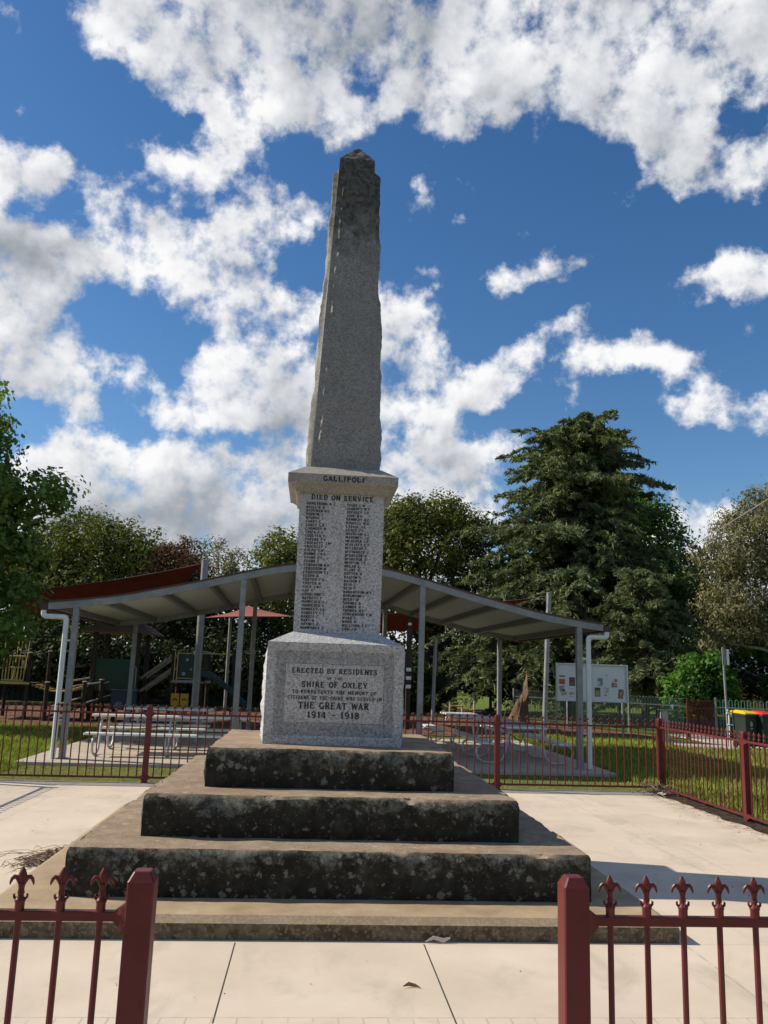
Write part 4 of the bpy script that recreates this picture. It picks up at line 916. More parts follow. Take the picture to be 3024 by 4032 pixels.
# plank bridge
br = thing('plank_bridge', 'sagging plank bridge hung between the play platforms', 'play equipment', (-7, 17.3, .8))
m_ = MB()
for k in range(15):
    u = (k+.5)/15; x = -7.92 + 1.6*u; z = .90 - .22*math.sin(PI*u) + .1*u
    m_.bbox(x-.045, x+.045, 16.95, 17.8, z-.02, z+.02, .004)
m_.build('deck', YELLOWP, br)
for y in (16.93, 17.82):
    m_ = MB(); m_.tube([(-7.95 + 1.65*u, y, .95 - .22*math.sin(PI*u) + .1*u) for u in np.linspace(0, 1, 12)], .014, 6); m_.tube([(-7.95 + 1.65*u, y, 1.55 - .15*math.sin(PI*u)) for u in np.linspace(0, 1, 12)], .01, 6); m_.build('rope', TIMBER, br, 50)
# ramp with log rails
rp = thing('log_ramp', 'low ramp between capped dark posts with sloping rails', 'play equipment', (-6.3, 17, 0))
for x, y, z in ((-7.32, 16.4, .98), (-6.38, 16.6, 1.02), (-6.02, 17.0, 1.08), (-5.72, 17.4, 1.18), (-6.42, 17.9, 1.24)): capped(rp, x, y, z, r=.06)
m_ = MB()
for a, b_ in (((-7.3,16.4,.3), (-6.4,16.6,.62)), ((-6.66,16.55,.9), (-6.0,17.0,1.02)), ((-6.0,17.0,.98), (-5.74,17.4,1.1)), ((-7.1,17.5,1.0), (-6.45,17.9,1.15)), ((-6.35,16.6,.45), (-5.75,17.4,.7))):
    m_.tube([a, b_], .022, 8)
m_.build('rail', CAPW, rp, 50)
m_ = MB(); m_.add([(-7.3,16.5,.1),(-5.8,17.0,.62),(-5.9,17.7,.62),(-7.3,17.3,.1),(-7.3,16.5,.05),(-5.8,17.0,.57),(-5.9,17.7,.57),(-7.3,17.3,.05)], [(0,1,2,3),(7,6,5,4),(0,4,5,1),(1,5,6,2),(2,6,7,3),(3,7,4,0)]); m_.build('deck', TIMBER, rp)
# roofed tower
tw = thing('play_tower', 'play tower with brown canopy, green wall and blue flower panel', 'play equipment', (-5.7, 17.5, 0))
for x in (-6.35, -5.15):
    for y in (17.2, 18.6): m_ = MB(); m_.bbox(x-.06, x+.06, y-.06, y+.06, -.1, 2.5, .01); m_.build('post', TIMBER, tw)
m_ = MB(); m_.bbox(-6.28, -5.3, 17.18, 17.22, .8, 1.68, .005); m_.build('wall_panel', PGREEN, tw)
m_ = MB(); m_.bbox(-5.72, -5.02, 16.9, 16.94, .28, .82, .005); pb = m_.build('flower_panel', PBLUE, tw)
m_ = MB()
for k in range(8): a = k*PI/4; m_.tube([(-5.5+.03*math.cos(a), 16.895, .4+.03*math.sin(a)), (-5.5+.12*math.cos(a), 16.895, .4+.12*math.sin(a))], [.008, .028], 6, flat=.3)
m_.build('flower', plain('grey_flower', (.2, .24, .26), .6), pb)
m_ = MB(); m_.tube([(-5.72, 16.9, .835), (-5.02, 16.9, .835)], .013, 6)
for x in (-5.28, -5.13): m_.tube([(x, 17.1, .8), (x, 17.1, 1.42), (x+.03*(1 if x < -5.2 else -1), 17.1, 1.48), (x+.07*(1 if x < -5.2 else -1), 17.1, 1.49)], .016, 8)
m_.build('handle', GALV, tw, 50)
m_ = MB(); m_.rings([[(-6.75,16.9,2.42),(-4.75,16.9,2.42),(-4.75,19,2.42),(-6.75,19,2.42)], [(-6.72,16.93,2.45),(-4.78,16.93,2.45),(-4.78,18.97,2.45),(-6.72,18.97,2.45)], [(-6.1,17.6,2.86),(-5.4,17.6,2.86),(-5.4,18.3,2.86),(-6.1,18.3,2.86)]]); m_.build('canopy', TANR, tw)
m_ = MB(); m_.bbox(-6.4, -5.1, 17.22, 18.6, .76, .82, .01); m_.build('deck', TIMBER, tw)
# slide tower
st = thing('slide_tower', 'play tower with railed stairs, green bubble panel and curved slide', 'play equipment', (-3.8, 17.5, 0))
for x, y, z in ((-4.18, 17.5, 1.98), (-3.3, 17.5, 1.95), (-4.18, 18.6, 1.98), (-2.5, 18.2, 2.08), (-3.3, 18.6, 1.95)): capped(st, x, y, z)
m_ = MB(); m_.bbox(-4.0, -3.42, 17.47, 17.5, 1.2, 1.87, .006); pn = m_.build('wall_panel', PGREEN, st)
m_ = MB()
for x, z, r in ((-3.78, 1.72, .045), (-3.66, 1.45, .032), (-3.86, 1.32, .05)): m_.tube([(x, 17.469, z), (x, 17.462, z)], r, 14)
m_.build('bubble', plain('pale_bubble', (.30, .36, .34), .3), pn, 50)
m_ = MB(); m_.tube([(-4.05, 17.45, 1.19), (-3.36, 17.45, 1.19)], .018, 6); m_.tube([(-4.05, 17.45, 1.9), (-2.5, 17.45, 1.92)], .016, 6); m_.tube([(-4.05, 17.45, 1.1), (-4.05, 17.45, 1.95)], .018, 6); m_.tube([(-4.13, 17.45, 1.1), (-4.13, 17.45, 1.95)], .014, 6)
m_.build('barrier', YELLOWP, st, 50)
m_ = MB(); m_.bbox(-4.2, -3.2, 17.4, 18.6, 1.06, 1.12, .01); m_.build('deck', GREYP, st)
for y in (17.5, 18.3):
    m_ = MB()
    for z in (0, -.05, -.37, -.42): m_.tube([(-5.05, y, 1.19+z), (-4.2, y, 1.86+z)], .014, 6)
    m_.build('handrail', CAPW, st, 50)
m_ = MB()
for k in range(6): x = -5.0 + k*.15; m_.bbox(x, x+.2, 17.55, 18.25, .2+.15*k, .24+.15*k, .005)
m_.build('stair', TIMBER, st)
m_ = MB(); ring = []
for u in np.linspace(0, 1, 16):
    x = -3.35 + 1.45*u; z = 1.24 - .95*(u**1.6) + .06*math.sin(PI*min(1, u*2.5)); ring.append([(x, 17.0, z+.16), (x, 17.03, z+.16), (x, 17.06, z+.03), (x, 17.5, z+.03), (x, 17.53, z+.16), (x, 17.56, z+.16), (x, 17.55, z), (x, 17.01, z)])
m_.rings(ring); m_.build('slide', SLIDE, st, 40)
for x in (-4.14, -3.88):
    for z in (.07, .43):
        m_ = MB(); m_.bbox(x, x+.23, 17.3, 17.34, z, z+.34, .012); tl = m_.build('puzzle_panel', YELLOW, st)
        m_ = MB(); 
        for k in range(3): m_.tube([(x+.07+.045*k, 17.298, z+.16+.03*(k == 1)), (x+.07+.045*k, 17.294, z+.16+.03*(k == 1))], .028, 8, flat=.8)
        m_.build('symbol', SLIDE if z < .3 else TIMBER, tl)
# small yellow bar frame
yb = thing('balance_bars', 'small low yellow bar frame in shade beyond the picket fence', 'play equipment', (5.3, 23.5, 0))
m_ = MB()
for x, z in ((4.9, .55), (5.35, .48), (5.8, .62)): m_.tube([(x, 23.5, -.1), (x, 23.5, z)], .035, 8)
m_.build('post', CAPW, yb, 50)
m_ = MB(); m_.tube([(4.9, 23.46, .42), (5.35, 23.46, .42)], .03, 8); m_.tube([(5.35, 23.46, .3), (5.8, 23.46, .3)], .03, 8); m_.build('bar', YELLOW, yb, 50)
# brick barbecue pier
m_, t, b = M('dark_brick', rough=.85); p = t.obj(); bk = t.n('ShaderNodeTexBrick'); bk.inputs['Scale'].default_value = 4.0
bk.inputs['Color1'].default_value = (.075, .045, .04, 1); bk.inputs['Color2'].default_value = (.11, .06, .05, 1); bk.inputs['Mortar'].default_value = (.2, .18, .16, 1); bk.inputs['Mortar Size'].default_value = .012
rt = t.n('ShaderNodeMapping'); rt.inputs['Rotation'].default_value = (PI/2, 0, 0); t.l(p, rt.inputs[0]); t.l(rt.outputs[0], bk.inputs[0]); setc(t, b, bk.outputs[0]); BRICK = m_
bq = thing('brick_barbecue', 'low dark brick barbecue with steel lid beside memorial base', 'barbecue', (1.35, 13.6, 0))
m_ = MB(); m_.bbox(.4, 1.72, 13.3, 13.9, -.05, .62, .005); m_.build('brick_base', BRICK, bq)
m_ = MB(); m_.bbox(.35, 1.76, 13.26, 13.94, .622, .66, .006); m_.rings([[(.7,13.35,.662),(1.6,13.35,.662),(1.6,13.85,.662),(.7,13.85,.662)], [(.78,13.4,.74),(1.52,13.4,.74),(1.52,13.8,.74),(.78,13.8,.74)], [(1.0,13.5,.78),(1.3,13.5,.78),(1.3,13.7,.78),(1.0,13.7,.78)]]); m_.build('hotplate_lid', GALV, bq)
# back fence
bf = thing('sheet_fence', 'dark green solid fence under the trees behind the playground', 'fence', (0, 27, 0))
for a in range(12):
    x0_, x1_ = -26 + a*2.65, -26 + (a+1)*2.65
    m_ = MB(); n_ = 26
    m_.rings([[(x0_+.04 + (x1_-x0_-.08)*i/n_, 27 + .02*(i % 2), 0), (x0_+.04 + (x1_-x0_-.08)*i/n_, 27 + .02*(i % 2), 1.52), (x0_+.04 + (x1_-x0_-.08)*i/n_, 27.03 + .02*(i % 2), 1.52), (x0_+.04 + (x1_-x0_-.08)*i/n_, 27.03 + .02*(i % 2), 0)] for i in range(n_+1)]); m_.build('panel', DKGREEN, bf)
    m_ = MB(); m_.bbox(x0_-.035, x0_+.035, 26.95, 27.08, -.1, 1.56, .005); m_.build('post', DKGREEN, bf)

# ------------------------------------------------------------------ notice board
nb = thing('notice_board', 'white notice board on two posts with pinned leaflets', 'notice board', (8.7, 19, 0))
m_ = MB(); m_.box(7.6, 9.82, 19.0, 19.03, .88, 1.98); m_.build('board', plain('white_board', (.62, .64, .64), .35, 0, .04, 2), nb)
m_ = MB()
for a in ((7.54,7.6,.84,2.02), (9.82,9.88,.84,2.02), (7.6,9.82,.84,.885), (7.6,9.82,1.975,2.02), (8.655,8.70,.885,1.975)): m_.bbox(a[0], a[1], 18.955, 19.05, a[2], a[3], .004)
m_.build('frame', plain('board_frame', (.52, .53, .54), .4, .2, .06, 4), nb)
for x in (7.58, 9.72): m_ = MB(); m_.tube([(x, 19.08, -.1), (x, 19.08, 2.04)], .035, 10); m_.build('post', GALV, nb, 50)
NG = 'leaflets on the notice board'
def paper(label, x, z, w_, h_, cols, rot=0):
    m_ = MB(); mats = []
    c_, s_ = math.cos(rot), math.sin(rot)
    def q(a, b_, y): return (x + a*c_ - b_*s_, y, z + a*s_ + b_*c_)
    def card(a0, a1, b0, b1, k):
        y0_, y1_ = 18.998 - .0012*k, 18.9965 - .0012*k
        m_.add([q(a0,b0,y0_),q(a1,b0,y0_),q(a1,b1,y0_),q(a0,b1,y0_),q(a0,b0,y1_),q(a1,b0,y1_),q(a1,b1,y1_),q(a0,b1,y1_)], [(4,5,6,7),(0,1,5,4),(1,2,6,5),(2,3,7,6),(3,0,4,7)])
    for k, (a0, a1, b0, b1, col) in enumerate(cols):
        m_.cur = k; mats.append(plain('print', col, .7, 0, .1, 30)); card((a0-.5)*w_, (a1-.5)*w_, (b0-.5)*h_, (b1-.5)*h_, k)
    o = m_.build('leaflet', mats); tag(o, label, 'leaflet', NG)
W_ = (.7, .7, .68); bx = lambda px_: 7.53 + (px_-155)*.00200; bz = lambda pz: 2.01 - (pz-270)*.00187
paper('thin dark strip pinned at left of the notice board', bx(258), bz(482), .19, .045, [(0,1,0,1,(.10,.08,.08)), (.05,.6,.3,.7,(.35,.2,.18))])
paper('plain red square leaflet on the notice board', bx(258), bz(572), .19, .165, [(0,1,0,1,(.50,.07,.035)), (.15,.85,.55,.62,(.6,.2,.12))])
paper('blue and brown picture tilted left at board bottom left corner', bx(258), bz(692), .17, .19, [(0,1,0,1,(.2,.29,.40)), (.35,.95,.0,.45,(.14,.10,.06)), (.6,1,.4,.7,(.45,.42,.38))], .25)
paper('small crumpled ochre leaflet, lowest at left of the board', bx(290), bz(772), .17, .085, [(0,1,0,1,(.33,.26,.13)), (.2,.6,.2,.6,(.5,.44,.3))], .3)
paper('dark red and charcoal poster left of the steel shelter post', bx(420), bz(568), .19, .27, [(0,1,0,1,(.09,.075,.065)), (0,1,.63,1,(.26,.05,.04)), (.1,.9,.3,.36,(.3,.28,.25)), (.1,.9,.12,.18,(.25,.2,.17))])
paper('white leaflet with grey print below the dark red poster', bx(413), bz(755), .185, .27, [(0,1,0,1,(.66,.66,.63)), (.05,.95,.93,.97,(.25,.2,.18)), (.1,.5,.25,.6,(.28,.3,.32)), (.55,.95,.3,.55,(.3,.32,.4)), (.1,.95,.05,.09,(.4,.25,.18))])
paper('blue and green leaflet upper middle of the right-hand panel', bx(878), bz(562), .17, .26, [(0,1,0,1,(.5,.53,.5)), (0,.95,.6,.98,(.17,.24,.33)), (.5,1,.2,.6,(.18,.22,.2)), (0,.8,.02,.2,(.28,.35,.24))])
paper('faint white slip pinned highest on the board', bx(990), bz(436), .08, .2, [(0,1,0,1,(.68,.68,.68)), (.1,.8,.15,.6,(.45,.45,.43))])
paper('red, white and green leaflet right of the blue one', bx(1108), bz(572), .18, .26, [(0,1,0,1,(.62,.6,.58)), (0,.4,0,.55,(.16,.15,.15)), (.55,1,.62,1,(.42,.12,.12)), (.4,1,.28,.46,(.05,.19,.13)), (.35,1,.02,.18,(.38,.05,.06))])
paper('dark yellow-green poster low in middle of the right panel', bx(832), bz(730), .18, .28, [(0,1,0,1,(.11,.10,.045)), (.08,.92,.05,.7,(.27,.27,.05)), (.2,.8,.2,.45,(.42,.32,.14)), (0,1,.74,1,(.06,.07,.09))])
paper('torn grey and white sheet beside the yellow-green poster', bx(978), bz(722), .17, .28, [(0,1,0,1,(.6,.6,.58)), (.3,.95,.85,.92,(.18,.18,.18)), (.5,.95,.5,.7,(.3,.3,.28)), (.1,.5,.05,.15,(.12,.12,.12)), (.1,.6,.35,.45,(.35,.35,.34))])
paper('dark orange-brown picture tilted right at lower right corner', bx(1212), bz(752), .17, .29, [(0,1,0,1,(.12,.10,.09)), (0,1,0,.4,(.30,.16,.07)), (.3,.7,.4,.75,(.36,.31,.26)), (.6,1,.75,1,(.2,.2,.17))], -.14)

# stand the board and its leaflets at their distance from the shelter
for o in [q for q in bpy.data.objects if q.name.startswith(('notice_board', 'leaflet')) and q.parent is None]:
    k_ = .9244; c0 = Vector((-.2, -7.456, 1.575))
    for q in [o] + list(o.children):
        if q.type == 'MESH':
            org = ORG.get(q.name, Vector((0, 0, 0)))
            for v_ in q.data.vertices:
                p_ = v_.co + org; n_ = c0 + (p_ - c0)*k_
                if p_.z <= 0: n_.z = -.1
                v_.co = n_ - org
# ------------------------------------------------------------------ right background furniture
sg = thing('parking_sign', 'folded sign plates seen edge-on atop a steel pole by bins', 'sign', (10.34, 13.5, 0))
m_ = MB(); m_.tube([(10.37,13.5,-.1),(10.31,13.5,2.47)], .028, 10); m_.build('pole', GALV, sg, 50)
m_ = MB(); m_.add([(10.28,13.47,2.02),(10.34,13.56,2.02),(10.34,13.56,2.43),(10.28,13.47,2.43),(10.277,13.472,2.02),(10.337,13.562,2.02),(10.337,13.562,2.43),(10.277,13.472,2.43)], [(0,1,2,3),(7,6,5,4),(0,4,5,1),(1,5,6,2),(2,6,7,3),(3,7,4,0)]); m_.build('plate', WHITE, sg)
m_ = MB(); m_.bbox(10.345, 10.40, 13.52, 13.526, 2.02, 2.43, .001); m_.build('plate_back', GREYP, sg)
m_ = MB(); m_.bbox(10.405, 10.47, 13.49, 13.496, 2.02, 2.42, .002); m_.build('plate', WHITE, sg)
sp = thing('standpipe', 'thin white standpipe with tap in front of sign pole', 'standpipe', (10.1, 12.9, 0))
m_ = MB(); m_.tube([(10.1,12.9,-.05),(10.1,12.9,.85)], .017, 8); m_.build('pipe', WHITE, sp, 50)
m_ = MB(); m_.tube([(10.04,12.9,.84),(10.12,12.9,.84),(10.15,12.86,.82)], .018, 8); m_.tube([(10.07,12.9,.88),(10.07,12.9,.93)], .02, 6); m_.bbox(10.06, 10.2, 12.88, 12.92, .55, .575, .003); m_.build('tap', PVC, sp, 50)
fo = thing('drinking_fountain', 'dark grey drinking fountain pillar with side arm behind corner post', 'drinking fountain', (9.15, 14.6, 0))
m_ = MB(); m_.bbox(9.08, 9.24, 14.5, 14.66, -.1, .80, .008); m_.build('pillar', GREYP, fo)
m_ = MB(); m_.bbox(9.02, 9.42, 14.47, 14.68, .802, .83, .006); m_.build('basin', GALV, fo)
m_ = MB(); m_.tube([(9.38,14.55,.84),(9.38,14.55,.91),(9.34,14.53,.93)], .025, 8); m_.lathe([(.03,.93),(.035,.95),(.01,.965)], 8, 9.38, 14.55); m_.build('tap', WHITE, fo, 50)
def bin_(label, x, y, lid, rz):
    o = thing('wheelie_bin', label, 'bin', (x, y, -.02), rz, 'wheelie bins by the path', local=True)
    m_ = MB(); m_.rings([[(-.2,-.21,.06),(.2,-.21,.06),(.2,.2,.06),(-.2,.2,.06)], [(-.25,-.27,.78),(.25,-.27,.78),(.25,.28,.78),(-.25,.28,.78)], [(-.28,-.3,.79),(.28,-.3,.79),(.28,.3,.79),(-.28,.3,.79)], [(-.28,-.3,.84),(.28,-.3,.84),(.28,.3,.84),(-.28,.3,.84)]]); m_.build('body', BINB, o, off=False)
    m_ = MB(); m_.rings([[(-.285,-.31,.842),(.285,-.31,.842),(.285,.33,.862),(-.285,.33,.862)], [(-.285,-.31,.868),(.285,-.31,.868),(.285,.33,.905),(-.285,.33,.905)], [(-.2,-.2,.90),(.2,-.2,.90),(.2,.2,.935),(-.2,.2,.935)]]); m_.build('lid', lid, o, off=False)
    m_ = MB(); m_.tube([(-.26,.34,.80),(.26,.34,.80)], .018, 8); m_.build('handle', BINB, o, 50, off=False)
    for s in (-1, 1): m_ = MB(); m_.tube([(s*.2,.22,.09),(s*.25,.22,.09)], .09, 14); m_.build('wheel', BLACK, o, 50, off=False)
    yb_ = -.262; m_ = MB()
    m_.tube([(.03*math.cos(a)-.0, yb_-.0, .60+.055*math.sin(a)) for a in np.linspace(PI*1.35, -PI*.5, 14)], [.004+.008*math.sin(PI*i/13) for i in range(14)], 6, flat=.3)
    m_.tube([(-.03, yb_, .575), (.0, yb_, .60), (.032, yb_, .615)], [.004, .01, .003], 6, flat=.3); m_.tube([(-.03, yb_+.002, .555), (.02, yb_+.002, .56), (.035, yb_+.002, .585)], [.004, .009, .003], 6, flat=.3)
    m_.box(-.05, .05, yb_-.001, yb_+.004, .49, .505); m_.build('emblem', WHITE, o, 50, off=False); 
    for ch in o.children:
        for v_ in ch.data.vertices: v_.co.x *= .66
    return o
bin_('dark green wheelie bin with a yellow lid', 10.69, 13.25, BINY, .1)
bin_('dark green wheelie bin with a red lid', 11.07, 13.1, BINR, .05)

HOOP = {}
def hoop_fence(label, a, b_, h, sp, mat, name='hoop_fence', cat='fence', group=None, hoops=True):
    A, B = Vector(a), Vector(b_); L = (B-A).length; rz = math.atan2(B.y-A.y, B.x-A.x)
    o = thing(name, label, cat, a, rz, group, local=True)
    n_ = int(L/sp)
    for z in (.12, h-.24):
        m_ = MB(); m_.bbox(0, L, -.018, .018, z, z+.036, .003); m_.build('rail', mat, o, off=False)
    for x in np.arange(0, L+.01, 2.4): m_ = MB(); m_.bbox(x-.03, x+.03, -.03, .03, -.1, h+.06, .004); m_.build('post', mat if cat == 'gate' else GALVD, o, off=False)
    n_ = min(n_, 99); proto = None
    for k in range(n_):
        if proto is None:
            m_ = MB(); r = sp*.27
            m_.tube([(-r,0,.08),(-r,0,h-r)] + [(-r*math.cos(q_), 0, h-r+r*math.sin(q_)) for q_ in np.linspace(.3, PI-.3, 6)] + [(r,0,h-r),(r,0,.08)], .0095, 6)
            proto = m_.build('hoop', mat, o, 50, off=False); pk = proto
        else: pk = proto.copy(); COL.objects.link(pk); pk.parent = o
        pk.location = (sp*(k+.5), 0, 0)
    return o
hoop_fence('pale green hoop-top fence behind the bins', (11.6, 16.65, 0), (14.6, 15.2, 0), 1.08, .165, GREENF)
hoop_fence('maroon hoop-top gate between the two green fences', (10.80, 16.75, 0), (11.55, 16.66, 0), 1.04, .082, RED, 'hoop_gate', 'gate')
hoop_fence('shadowed dark green hoop-top fence left of the maroon gate', (7.0, 22.4, 0), (10.75, 16.8, 0), 1.08, .11, plain('shaded_fence_paint', (.03, .055, .045), .5))  # darker copy of the fence green, shade put into the paint colour
# distant cottage with yellow wall
ho = thing('cottage', 'yellow walled cottage with grey roof glimpsed through trees', 'house', (23, 36, 0))
m_ = MB(); 
for k in range(40): m_.bbox(19.8 + k*.12, 19.8 + k*.12 + .10, 34.0, 34.06, 0, 1.5, .01)
m_.box(19.8, 24.6, 34.03, 34.08, 0, 1.49); m_.build('yellow_wall', plain('yellow_cladding', (.52, .36, .10), .7, 0, .12, 3), ho)
m_ = MB(); m_.bbox(19.5, 27, 35.5, 40, 0, 2.0, .01); m_.build('wall', BRICK, ho)
m_ = MB(); m_.rings([[(19,35,2.0),(27.5,35,2.0),(27.5,40.5,2.0),(19,40.5,2.0)], [(19,35,2.06),(27.5,35,2.06),(27.5,40.5,2.06),(19,40.5,2.06)], [(20.5,37.7,3.6),(26,37.7,3.6),(26,37.9,3.6),(20.5,37.9,3.6)]]); m_.build('roof', plain('grey_roof', (.16, .18, .21), .6), ho)
# overhead cable
m_ = MB(); A, B = Vector((13.95, 8.0, 8.6)), Vector((13.5, 31.0, 5.3)); m_.tube([A.lerp(B, u) - Vector((0, 0, .05*4*u*(1-u))) for u in np.linspace(0, 1, 24)], .014, 6)
tag(m_.build('overhead_cable', plain('cable_grey', (.3, .3, .29), .6), smooth=50), 'grey overhead cable sloping down between the trees at right', 'cable')

# ------------------------------------------------------------------ litter and small debris
def strands(name, label, cat, cx, cy, n, L, r, mats, seed, spread=(.3,.3), ang=0, lift=.02, group=None, z=.004):
    rg_ = random.Random(seed); m_ = MB(); ca, sa = math.cos(ang), math.sin(ang)
    for k in range(n):
        a, b_ = rg_.gauss(0, spread[0]), rg_.gauss(0, spread[1]); x, y = cx + a*ca - b_*sa, cy + a*sa + b_*ca
        th = rg_.uniform(0, 2*PI); l = L*rg_.uniform(.5, 1.3); bend = rg_.uniform(-1.2, 1.2); pts = []
        zz = z + rg_.uniform(0, lift)
        for i in range(5):
            u = i/4; pts.append((x + l*u*math.cos(th + bend*u), y + l*u*math.sin(th + bend*u), zz + lift*.6*math.sin(PI*u)*rg_.random()))
        m_.cur = rg_.randrange(len(mats)); m_.tube(pts, r*rg_.uniform(.6, 1.3), 4)
    return tag(m_.build(name, mats, smooth=60), label, cat, group)
DRY = [plain('dry_needle', (.13, .075, .05), .9, 0, .3, 30), plain('dry_leaf_brown', (.22, .12, .08), .9, 0, .3, 30), plain('straw', (.32, .25, .17), .9, 0, .3, 30)]
o = strands('needle_litter', 'heap of dry brown needles against the plinth left side', 'leaf litter', -2.26, -.16, 300, .09, .0026, DRY, 3, (.16, .035), 1.25, .035); 
strands('dry_twigs', 'thin wiry dry twigs arching beside the needle heap', 'twigs', -2.38, -.12, 11, .36, .0022, [DRY[2]], 8, (.1, .06), 1.2, .06)
o = strands('dry_weeds', 'dead straw weeds at the foot of corner post', 'weeds', 4.72, 4.40, 60, .26, .003, [DRY[2], DRY[0]], 9, (.07, .06), 0, .14)
m_ = MB()
def flake(mb, x, y, z, s, seed, ry=.6):
    r = random.Random(seed); n_ = 9
    pts = [(x + s*math.cos(2*PI*k/n_)*r.uniform(.6, 1.1), y + s*ry*math.sin(2*PI*k/n_)*r.uniform(.6, 1.1), z + s*.35*r.random()) for k in range(n_)]
    pts2 = [(a, b_, c_ + .003) for a, b_, c_ in pts]; mb.rings([pts, pts2])
flake(m_, 4.76, 4.28, .012, .09, 4); flake(m_, 4.70, 4.30, .03, .05, 5)
wr = m_.build('paper_scrap', plain('white_scrap', (.75, .73, .72), .7)); tag(wr, 'crumpled white and red scrap at the fence corner', 'litter')
m_ = MB(); flake(m_, 4.80, 4.20, .05, .035, 6, .8); m_.build('red_petal', plain('red_petal', (.42, .02, .05), .7), wr)
m_ = MB(); m_.tube([(.34,-2.865,.008),(.37,-2.855,.016),(.405,-2.86,.010),(.43,-2.875,.006)], [.002,.011,.009,.001], 6, flat=.3); tag(m_.build('dead_leaf', DRY[1], smooth=60), 'single curled brown leaf on the front paving', 'leaf')
m_ = MB(); m_.tube([(.55,-2.165,.012),(.60,-2.15,.03),(.66,-2.155,.016),(.70,-2.15,.03)], [.003,.012,.014,.006], 6, flat=.4); tag(m_.build('bark_curl', plain('pale_bark', (.55, .48, .4), .9), smooth=60), 'pale bark curl lying against front edge of plinth', 'bark')
# scattered leaf crumbs along the right fence: nobody could count them
rs = np.random.RandomState(4); N = 900
P = np.stack([4.78 + rs.normal(0, .07, N) - rs.exponential(.10, N)*.8, rs.uniform(-4, 4.4, N), np.full(N, .006)], 1)
a = rs.uniform(0, 2*PI, N); s = rs.uniform(.004, .013, N); e1 = np.stack([np.cos(a)*s, np.sin(a)*s, rs.uniform(0, .4, N)*s], 1); e2 = np.stack([-np.sin(a)*s*.6, np.cos(a)*s*.6, rs.uniform(0, .4, N)*s], 1)
tag(np_mesh('leaf_litter', np.stack([P-e1, P-e2, P+e1, P+e2], 1).reshape(-1, 3), 4, DRY[1]), kind='stuff', label='dry leaf crumbs along the right fence', cat='leaf litter')

N = 260; P = np.stack([rs.uniform(-4.6, 4.6, N), rs.uniform(-4.8, 4.2, N), np.full(N, .004)], 1); P = P[(np.abs(P[:, 0]) > 2.2) | (P[:, 1] < -2.2)]; N = len(P)
a = rs.uniform(0, 2*PI, N); s = rs.uniform(.002, .008, N); e1 = np.stack([np.cos(a)*s, np.sin(a)*s, rs.uniform(0, .6, N)*s], 1); e2 = np.stack([-np.sin(a)*s*.5, np.cos(a)*s*.5, rs.uniform(0, .5, N)*s], 1)
tag(np_mesh('grit', np.stack([P-e1, P-e2, P+e1, P+e2], 1).reshape(-1, 3), 4, DRY[0]), kind='stuff', label='specks of grit and leaf on the paving', cat='grit')
# ------------------------------------------------------------------ grass
GRASS = leaf_mat('grass_blade', (.14, .175, .035), (.28, .33, .065), (.42, .45, .12), .35, .75, .5)
rs = np.random.RandomState(11)
def blades(n, poly, hmin, hmax, dens=None):
    x0_, x1_, y0_, y1_ = poly
    P = np.stack([rs.uniform(x0_, x1_, n), rs.uniform(y0_, y1_, n), np.full(n, -.05)], 1)
    if dens is not None: P = P[dens(P[:, 0], P[:, 1])]
    n = len(P); h = rs.uniform(hmin, hmax, n)*(.75 + .5*rs.rand(n)); a = rs.uniform(0, 2*PI, n); w_ = rs.uniform(.004, .009, n)*(1 + .06*(P[:, 1]-5))
    side = np.stack([np.cos(a)*w_, np.sin(a)*w_, np.zeros(n)], 1); b2 = rs.uniform(0, 2*PI, n); ln = rs.uniform(.1, .7, n)*h
    tip = P + np.stack([np.cos(b2)*ln, np.sin(b2)*ln, h], 1); mid = P*.5 + tip*.5; mid[:, 2] += h*.12
    return np.stack([P-side, P+side, mid+side*.8, tip, mid-side*.8], 1).reshape(-1, 3)
inslab = lambda x, y: (x > -4.85) & (x < 5.12) & (y > 6.66 + .03*x)
G_ = [blades(52000, (-10.5, -4.6, 4.3, 14.3), .05, .13, lambda x, y: ~inslab(x, y) & ((x < -4.9) | (y > 5.2))),
      blades(60000, (4.9, 13.5, 3.2, 15.8), .05, .12, lambda x, y: ~inslab(x, y) & (x > 5.0) & ~((y > 13.0 - .14*(x-9.1)) & (x > 9.0))),
      blades(5000, (-5.2, 5.4, 4.35, 6.95), .012, .03, lambda x, y: (y > 4.62 + .03*x) & (y < 6.75 + .03*x)),
      blades(5000, (5.02, 7.5, -3, 4.5), .05, .15)]
tag(np_mesh('grass', np.concatenate(G_), 5, GRASS), kind='stuff', label='bright green lawn grass around the shelter', cat='grass')

